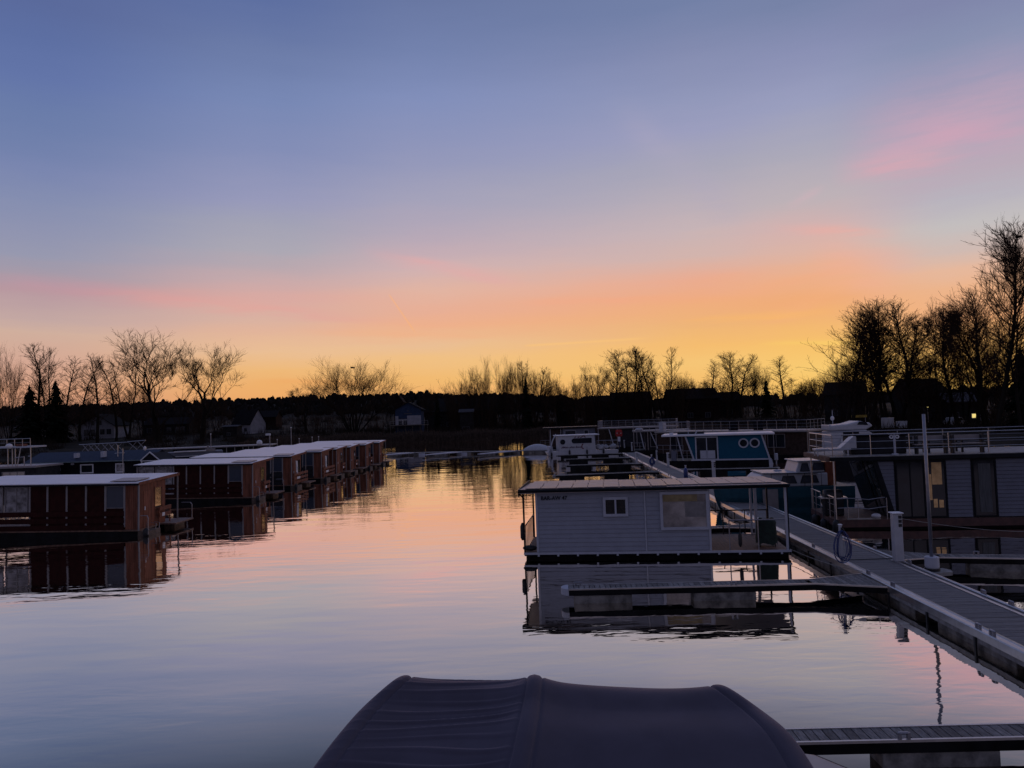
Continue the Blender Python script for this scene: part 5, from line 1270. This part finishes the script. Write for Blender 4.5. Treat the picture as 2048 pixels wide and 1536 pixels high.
b.build('glazing_bar', M_fascia, t)
window(t, X(1803), .55, X(1856)-X(1803), 2.55, .11, .06, M_fascia, M_glass, 1, name='glass_door')
f_ = window(t, X(1864), .55, X(1899)-X(1864), 2.55, .11, .05, M_fascia, M_glass, 0)
MB().box(X(1873), X(1893), .085, .10, 2.02, 3.05).box(X(1864)+.05, X(1872), .085, .10, 1.3, 2.5).box(X(1874), X(1882), .085, .10, .95, 1.35).box(X(1885), X(1894), .085, .10, .95, 1.3).build('gold_reflection_patch', mat('painted_gold_reflection', (.62,.42,.2), .12, .6), f_)  # gold reflection in the glass, painted as coloured boxes
f_ = window(t, X(1957), .55, X(1998)-X(1957), 2.55, .11, .05, M_fascia, M_glass, 0)
MB().box(X(1966), X(1990), .085, .10, .7, 2.95).build('curtain', M_curtain, f_)
window(t, X(2002)+2.75, .55, 1.7, 2.55, .11, .05, M_fascia, M_glass, 1)
MB().box(-.12, L, -.12, D+.1, 3.225, 3.40).build('terrace_slab', M_fascia, t)
MB().box(-.14, L, -.14, D+.12, 3.401, 3.435).build('terrace_floor', M_beam, t)
b = MB(); y = 0
while y < D: b.box(-.3, -.145, y, y+.1, 3.2, 3.42); y += .17
b.build('end_slats', M_deckb, t)
for x, y in ((.02,0),(.02,D-.05)): MB().tube([(x,y,.45),(x,y,3.25)], .035, 8).build('roof_post', M_alu, t)
railing(t, [(.0,D),(.0,.0),(L,.0)], 3.44, 4.45, 3, 1.65, .019, M_alu, 'terrace_railing')
railing(t, [(.0,D),(L,D)], 3.44, 4.45, 3, 2.2, .02, M_metal, 'terrace_railing')
railing(t, [(-.02,.05),(-.02,1.7)], .45, 1.5, 3, .8, .026, M_alu, 'deck_railing'); railing(t, [(-.02,2.5),(-.02,D)], .45, 1.5, 3, .8, .026, M_alu, 'deck_railing')
b = MB()
for z in (1.4, .95):
    b.tube([(-.02, 1.7+.8*i/8, z-.22*math.sin(math.pi*i/8)) for i in range(9)], .018, 5)
b.build('gate_chain', M_alu, t)
b = MB()
for z in (1.42, .98): b.tube([(.1,-.0,z+.02),(.6,-.03,z+.04),(1.0,-.03,z+.03),(1.5,0,z-.04),(2.0,.02,z+.03),(2.35,.06,z+.06)], .022, 6)
for x in (.55, 1.02, 2.3): b.tube([(x,-.02,.3),(x,-.02,1.46)], .022, 6)
b.build('bowed_rail', M_metal, t)
MB().ball((X(1757)-.05,-.0,.62), .17, 1.3, 1, .7).build('rope_bundle', M_cloth, t, smooth=True)
MB().box(.5, 2.0, -.04, .0, .46, .53).build('rolled_line', M_rope, t)
fender(t, -.05, -.2, -.15, .5, .17); fender(t, -.28, 2.6, -.1, .38, .2); fender(t, -.3, 1.0, -.1, .38, .16)
m4 = Matrix.Rotation(rz, 4, 'Z')
def onbig(x, y, z): v = loc+(m4 @ Vector((x, y, 0))); return (v.x, v.y, z)
def thing_on(name, label, cat, x, y, z, r=0, group=None): return thing(name, label, cat, onbig(x, y, z), rz+r, group)
t = thing_on('gas_grill', 'dark gas grill cabinet standing on the front deck of the large houseboat', 'grill', .3, 1.5, .452)
MB().box(-.45,.45,-.25,.3,.05,.85).build('cabinet', M_grey, t, bevel=.03); MB().box(-.62,.62,-.28,.33,.86,.92).build('top_shelf', M_alu, t); MB().lathe([(.28,-.42),(.3,-.3),(.3,.3),(.28,.42)], (0,0,.98), 14, 'x').build('lid', M_dark, t, smooth=True)
for sx in (-.4,.4): MB().box(sx-.03,sx+.03,-.2,.25,0,.049).build('foot', M_dark, t)
# things on the roof terrace
z = 3.437
t = thing_on('sun_lounger', 'white sun lounger with raised back on the roof terrace', 'lounger', X(1685), .9, z)
MB().box(-.9, .75, -.3, .35, .26, .36).build('seat', M_white, t, bevel=.03)
b = MB(); b.hexa([(.25,-.3,.36),(1.0,-.3,.34),(1.0,.35,.34),(.25,.35,.36),(.88,-.3,.92),(1.0,-.3,.9),(1.0,.35,.9),(.88,.35,.92)]); b.build('backrest', M_white, t, bevel=.02)
for sx in (-.8, .6):
    for sy in (-.25,.3): MB().box(sx-.03,sx+.03,sy-.03,sy+.03,0,.26).build('leg', M_white, t)
t = thing_on('covered_whirlpool', 'large dark covered box on the roof terrace right of the lounger', 'covered box', X(1783), 1.8, z)
MB().box(-1.25, 1.3, -.7, .7, .0, .86).build('tub', M_grey, t, bevel=.06); MB().box(-1.3, 1.35, -.75, .75, .862, .95).build('cover', M_blk, t, bevel=.03)
t = thing_on('sun_shade_pole', 'pale T-shaped standing fixture with two round ends on the roof terrace', 'stand', X(1808), .5, z)
MB().tube([(0,0,0),(0,0,.95)], .05, 10).build('stem', M_trim, t); MB().box(-.26,.26,-.05,.05,.96,1.0).build('cross_bar', M_trim, t)
for s_ in (-1,1): MB().torus((s_*.13,0,.84), .07, .03).build('round_end', M_frame, t)
MB().lathe([(.16,0),(.14,.05)], n=12).build('base', M_trim, t)
def bench(x, y, label):
    t = thing_on('bench', label, 'bench', x, y, z, 0, 'benches on the roof terrace')
    MB().box(-.75,.75,-.16,.16,.42,.47).build('seat', M_strip, t); MB().box(-.75,.75,.12,.16,.6,.85).build('backrest', M_strip, t)
    for sx in (-.65,.65): MB().box(sx-.04,sx+.04,-.14,.16,0,.86 if sx else .4).build('leg', M_dark, t)
bench(X(1882), .5, 'dark bench left of the table on the roof terrace')
bench(X(1955), .5, 'dark bench right of the table on the roof terrace')
t = thing_on('terrace_table', 'dark slatted table between two benches on the roof terrace', 'table', X(1922), 1.4, z)
MB().box(-.9,.9,-.4,.4,.7,.75).build('tabletop', M_strip, t)
for sx in (-.75,.75):
    for sy in (-.32,.32): MB().box(sx-.04,sx+.04,sy-.04,sy+.04,0,.7).build('leg', M_dark, t)
# mooring rope from the large houseboat
a = Vector(onbig(X(1800), -.1, .5)); q = Vector(onbig(X(2100), -3.2, .3))
b = MB().tube([a.lerp(q, i/10)-Vector((0,0,.25*math.sin(math.pi*i/10))) for i in range(11)], .012, 5)
tag(b.build('mooring_rope', M_rope), 'slack mooring rope running right from the large houseboat', 'rope')

# ------------------------------------------------------------------ teal hulled motor cruiser
loc, rz, L = frame2(1437, 980, 1692, 972, 1.3)
t = thing('motor_cruiser', 'motor cruiser with teal hull and white wheelhouse behind the blue-grey houseboat', 'motorboat', loc, rz)
k_ = L/255; X = lambda p_: (p_-1437)*k_; BW = 1.35; yc = 1.35
L = 7.6
def hw(x, top): 
    q = min(1, (x+.02)/3.0); return BW*(1-(1-q)**2.1)*(1.0 if top else .86)+.03
b = MB(); vs = []; n = 20
for i in range(n+1):
    x = L*i/n
    for zz, tp, sh in ((-.3,0,.45),(.15,0,.25),(.75,1,.08),(1.3,1,0)):
        h = hw(x-sh, tp); vs += [(x+sh*(1-i/n), yc-h, zz+(.22*(1-x/L)**2 if zz > 1 else 0))]
    for zz, tp, sh in ((1.3,1,0),(.75,1,.08),(.15,0,.25),(-.3,0,.45)):
        h = hw(x-sh, tp); vs += [(x+sh*(1-i/n), yc+h, zz+(.22*(1-x/L)**2 if zz > 1 else 0))]
m8 = 8
b.add(vs, [(i*m8+j, i*m8+(j+1)%m8, (i+1)*m8+(j+1)%m8, (i+1)*m8+j) for i in range(n) for j in range(m8)]+[tuple(range(m8)), tuple(range(n*m8+7, n*m8-1, -1))])
b.build('hull', M_tealh, t, smooth=False)
MB().prism([(X(1500),1.34),(X(1660),1.34),(X(1660),2.06),(X(1533),2.12),(X(1526),2.0)], yc-1.1, yc+1.1).build('coachroof', M_white, t, bevel=.05)
MB().prism([(X(1528),2.121),(X(1640),2.07),(X(1640),2.11),(X(1528),2.17)], yc-1.2, yc+1.2).build('foredeck', M_white, t, bevel=.01)
MB().prism([(X(1597),2.111),(X(1656),2.111),(X(1652),2.68),(X(1605),2.72)], yc-1.0, yc+1.0).build('wheelhouse', M_white, t, bevel=.04)
MB().box(X(1600), X(1660), yc-1.12, yc+1.12, 2.722, 2.78).build('wheelhouse_roof', M_white, t, bevel=.02)
MB().box(X(1657), X(1678), yc-1.0, yc+1.0, 1.35, 2.66).build('cabin_door', mat('varnished_wood', (.20,.06,.03), .35), t)
def pw_(pts, y): 
    c = (sum(p[0] for p in pts)/len(pts), sum(p[1] for p in pts)/len(pts)); out = [(c[0]+(p[0]-c[0])*1.12, c[1]+(p[1]-c[1])*1.16) for p in pts]
    fr = MB().ring(out, pts, y-.03, y+.01).build('window', M_dark, t); MB().prism(pts, y-.008, y+.008).build('pane', M_glassb, fr)
M_glassb = glass_mat('boat_glass', (.05,.055,.07), .12)
pw_([(X(1607),2.2),(X(1625),2.2),(X(1621),2.6),(X(1611),2.6)], yc-1.015); pw_([(X(1631),2.25),(X(1654),2.25),(X(1653),2.62),(X(1635),2.62)], yc-1.015)
for a, c in ((1566,1596),(1606,1640)): pw_([(X(a),1.55),(X(c),1.55),(X(c-5),1.92),(X(a+5),1.92)], yc-1.12)
MB().torus((X(1570), yc-.2, 2.2), .2, .03, 'z').build('deck_hatch', M_trim, t)
railing(t, [(X(1545),yc-1.25),(X(1645),yc-1.25)], 1.38, 2.1, 1, 1.0, .015, M_dark)
MB().box(X(1445), X(1478), yc-.25, yc+.2, 1.5, 1.62).build('anchor_roller', M_trim, t, bevel=.02)
MB().box(X(1525), X(1555), yc-1.44, yc-1.36, .0, 1.25).build('stern_fender_board', M_strip, t)

# ------------------------------------------------------------------ flybridge cruiser beyond the terrace
loc, rz, L = frame2(1662, 871, 1756, 868, 3.0)
t = thing('flybridge_cruiser', 'white flybridge cruiser with rounded top beyond the large houseboat', 'motorboat', loc, rz)
k_ = L/94; X = lambda p_: (p_-1662)*k_
MB().prism([(-.3,-.3),(X(1800),-.3),(X(1850),1.5),(-.5,1.4),(-.5,.3)], 0, 3).build('hull', M_blk, t, bevel=.1)
MB().prism([(0,1.4),(X(1760),1.45),(X(1748),3.05),(X(1735),3.4),(.1,3.35)], .2, 2.8).build('superstructure', M_white, t, bevel=.08)
MB().prism([(.0,3.4),(X(1735),3.42),(X(1750),3.75),(X(1744),4.05),(X(1722),4.25),(X(1700),4.0),(X(1668),3.9),(0,4.0)], .3, 2.7).build('flybridge', M_white, t, bevel=.12)
MB().prism([(X(1688),3.0),(X(1720),3.0),(X(1720),3.28),(X(1688),3.28)], .18, .21).build('side_window', M_glass, t)
MB().prism([(X(1718),3.9),(X(1740),3.85),(X(1736),4.15),(X(1722),4.2)], .27, .31).build('canopy_window', M_glass, t)
MB().tube([(X(1673),.8,4.0),(X(1673),.8,5.3)], .03, 6).build('aerial', M_trim, t); MB().ball((X(1672.5),.8,4.55), .2, .9, .5, 1.1).build('radar_dome', M_frame, t, smooth=True)
MB().prism([(X(1680),2.4),(X(1685),3.0),(X(1688),2.6),(X(1687),1.9)], -.1, -.06).build('flag', M_cloth, t)

# ------------------------------------------------------------------ canopy boat in the foreground
ROWS = [(11.1,None,None),(10.6,None,None),(10.1,None,None),(9.4,(790,1350),(1459,1369)),(8.9,(729,1402),(1529,1416)),(8.45,(680,1456),(1577,1456)),(8.0,(627,1525),(1620,1515)),(7.5,(562,1620),(1662,1595)),(7.1,(500,1740),(1700,1700)),(6.85,(460,1860),(1728,1810))]
def rowpts():
    out = []
    for Y, a, c in ROWS:
        if a: A, B = at_y(*a, Y), at_y(*c, Y)
        else: A = B = None
        out.append([Y, A, B])
    top = out[3]
    for i, (dz, dx) in zip((2,1,0), ((.36,.3),(.85,.6),(1.4,1.0))):
        out[i][1] = Vector((top[1].x-dx*.5, out[i][0], top[1].z-dz)); out[i][2] = Vector((top[2].x+dx*.5, out[i][0], top[2].z-dz))
    return out
RP = rowpts(); UM = .418
def interp_rows(t_):
    n = len(RP)-1; f = t_*n; i = min(int(f), n-1); f -= i
    def cr3(k):
        def g(j): return RP[max(0, min(n, j))][k]
        p0, p1, p2, p3 = g(i-1), g(i), g(i+1), g(i+2)
        return 0.5*((2*p1)+(p2-p0)*f+(2*p0-5*p1+4*p2-p3)*f*f+(3*p1-p0-3*p2+p3)*f**3)
    return cr3(1), cr3(2)
NU, NV = 220, 330; b = MB(); vs = []
for j in range(NV+1):
    tt = j/NV; A, B = interp_rows(tt)
    for i in range(NU+1):
        u = i/NU; p = A.lerp(B, u)
        # middle bow lifts the cloth, spans sag between bows
        zm = .035
        if u < UM: q = u/UM; sag = -.075*(1-abs(2*q-1)**2.6)
        else: q = (u-UM)/(1-UM); sag = -.085*(1-abs(2*q-1)**2.8)
        p.z += zm*math.exp(-((u-UM)/.05)**2)+sag*(1.0-.5*abs(tt-.33))
        for e in (u, 1-u):
            if e < .035: p.z -= .07*(1-e/.035)**2
        # stitched hems beside each bow
        for c0, wd in ((0.0,.045),(UM,.022),(1.0,.05)):
            e = abs(u-c0)
            if abs(e-wd) < .007: p.z -= .02*(1-abs(e-wd)/.007)
            if e < wd: p.z += .008
        if u < UM:   # wrinkles fan out of the first bow
            q = u/UM; amp = .036*math.sin(math.pi*min(1, q*1.05))**.6*(0.35+.65*q)
            ph = tt*150+q*2.2+2.2*math.sin(tt*11+q*2.6)+1.1*math.sin(q*5+tt*31)
            p.z += amp*(max(0, math.sin(ph))**2.2)*(.75+.25*math.sin(tt*37+1+q*2))-.3*amp*math.sin(ph*.5)
        else:
            q = (u-UM)/(1-UM); p.z += .008*math.sin(tt*22+q*5)*math.sin(math.pi*q)
        vs.append(p)
o0 = Vector((.6, 8.8, 0)); vs = [v-o0 for v in vs]
b.add(vs, [(j*(NU+1)+i, j*(NU+1)+i+1, (j+1)*(NU+1)+i+1, (j+1)*(NU+1)+i) for j in range(NV) for i in range(NU)])
t = thing('canopy_boat', 'boat under a dark navy fabric canopy with three bows in the foreground', 'boat', o0)
M_canv = mat('navy_canvas', (0.078,0.074,0.100), 0.78, var=0.12, nscale=1.2, bump=.15, bscale=300)
for nd in M_canv.node_tree.nodes:
    if nd.type == 'BSDF_PRINCIPLED': nd.inputs['Sheen Weight'].default_value = .38; nd.inputs['Sheen Roughness'].default_value = .4; nd.inputs['Sheen Tint'].default_value = (.9,.75,.8,1)
cv = b.build('canopy', M_canv, t, smooth=True)
sd = cv.modifiers.new('thickness', 'SOLIDIFY'); sd.thickness = .008; sd.offset = -1
st_ = MB()
for uu in (.045, UM-.022, UM-.017, UM+.017, UM+.022, .95):
    i = int(round(uu*NU)); st_.tube([vs[j*(NU+1)+i]+Vector((0,0,.004)) for j in range(0, NV+1, 4)], .006, 4)
st_.build('seam', mat('seam_thread', (.16,.14,.17), .8), cv)
bw = MB()
for uu in (0.0, UM, 1.0):
    i = min(NU, int(round(uu*NU))); bw.tube([vs[j*(NU+1)+i]-Vector((0,0,.035)) for j in range(0, NV+1, 8)], .02, 6)
bw.build('bow_frame', M_metal, t)
out = [(-2.3,10.25),(0,10.5),(2.5,10.7),(3.45,10.72),(4.0,10.5),(4.32,10.0),(4.55,9.4),(4.7,8.7),(4.6,7.8),(3.6,6.9),(0,6.7),(-2.3,6.9)]
b = MB(); n = len(out); vs2 = []
for zz, s_ in ((-.3,.86),(.3,.93),(1.12,1.0),(1.2,.985),(1.2,.9)):
    for x, y in out: vs2.append(((x-1)*s_+1-o0.x, (y-8.6)*s_+8.6-o0.y, zz))
b.add(vs2, [(k*n+(j+1)%n, k*n+j, (k+1)*n+j, (k+1)*n+(j+1)%n) for k in range(4) for j in range(n)]+[tuple(range(4*n+n-1, 4*n-1, -1))])
b.build('hull', mat('beige_gelcoat', (.42,.36,.32), .35, var=.1), t, bevel=.02)
MB().tube([((x-1)*1.0+1-o0.x, (y-8.6)*1.0+8.6-o0.y, 1.14) for x, y in out+out[:1]], .035, 6).build('rubbing_strake', M_dark, t)

# ------------------------------------------------------------------ mooring lines
def line(label, p, q, sag=.15, r=.012, mt=None):
    p, q = Vector(p), Vector(q)
    o = MB().tube([p.lerp(q, i/10)-Vector((0,0,sag*math.sin(math.pi*i/10))) for i in range(11)], r, 5).build('mooring_rope', mt or M_rope)
    tag(o, label, 'rope')
def onpier(x, y, dz=0): v = at_h(x, y, .5); return (v.x, v.y, .58+dz)
bpy.context.view_layer.update()
def gl(x, y, z): v = g_.matrix_world @ Vector((x, y, z)); return (v.x, v.y, v.z)
g_ = [o for o in col.objects if o.name.startswith('grey_houseboat')][0]
line('thin rope from the blue-grey houseboat corner to the near pier cleats', gl(10.5, .1, .45), onpier(1725, 1148), .1)
line('thin rope from the blue-grey houseboat terrace back to the pier', gl(10.5, 4.0, .45), onpier(1560, 1067), .08)
line('dark power cable lying along the pier edge beside the near pedestal', onpier(1684, 1122, -.05), onpier(1797, 1118, -.05), .0, .014, M_dark)
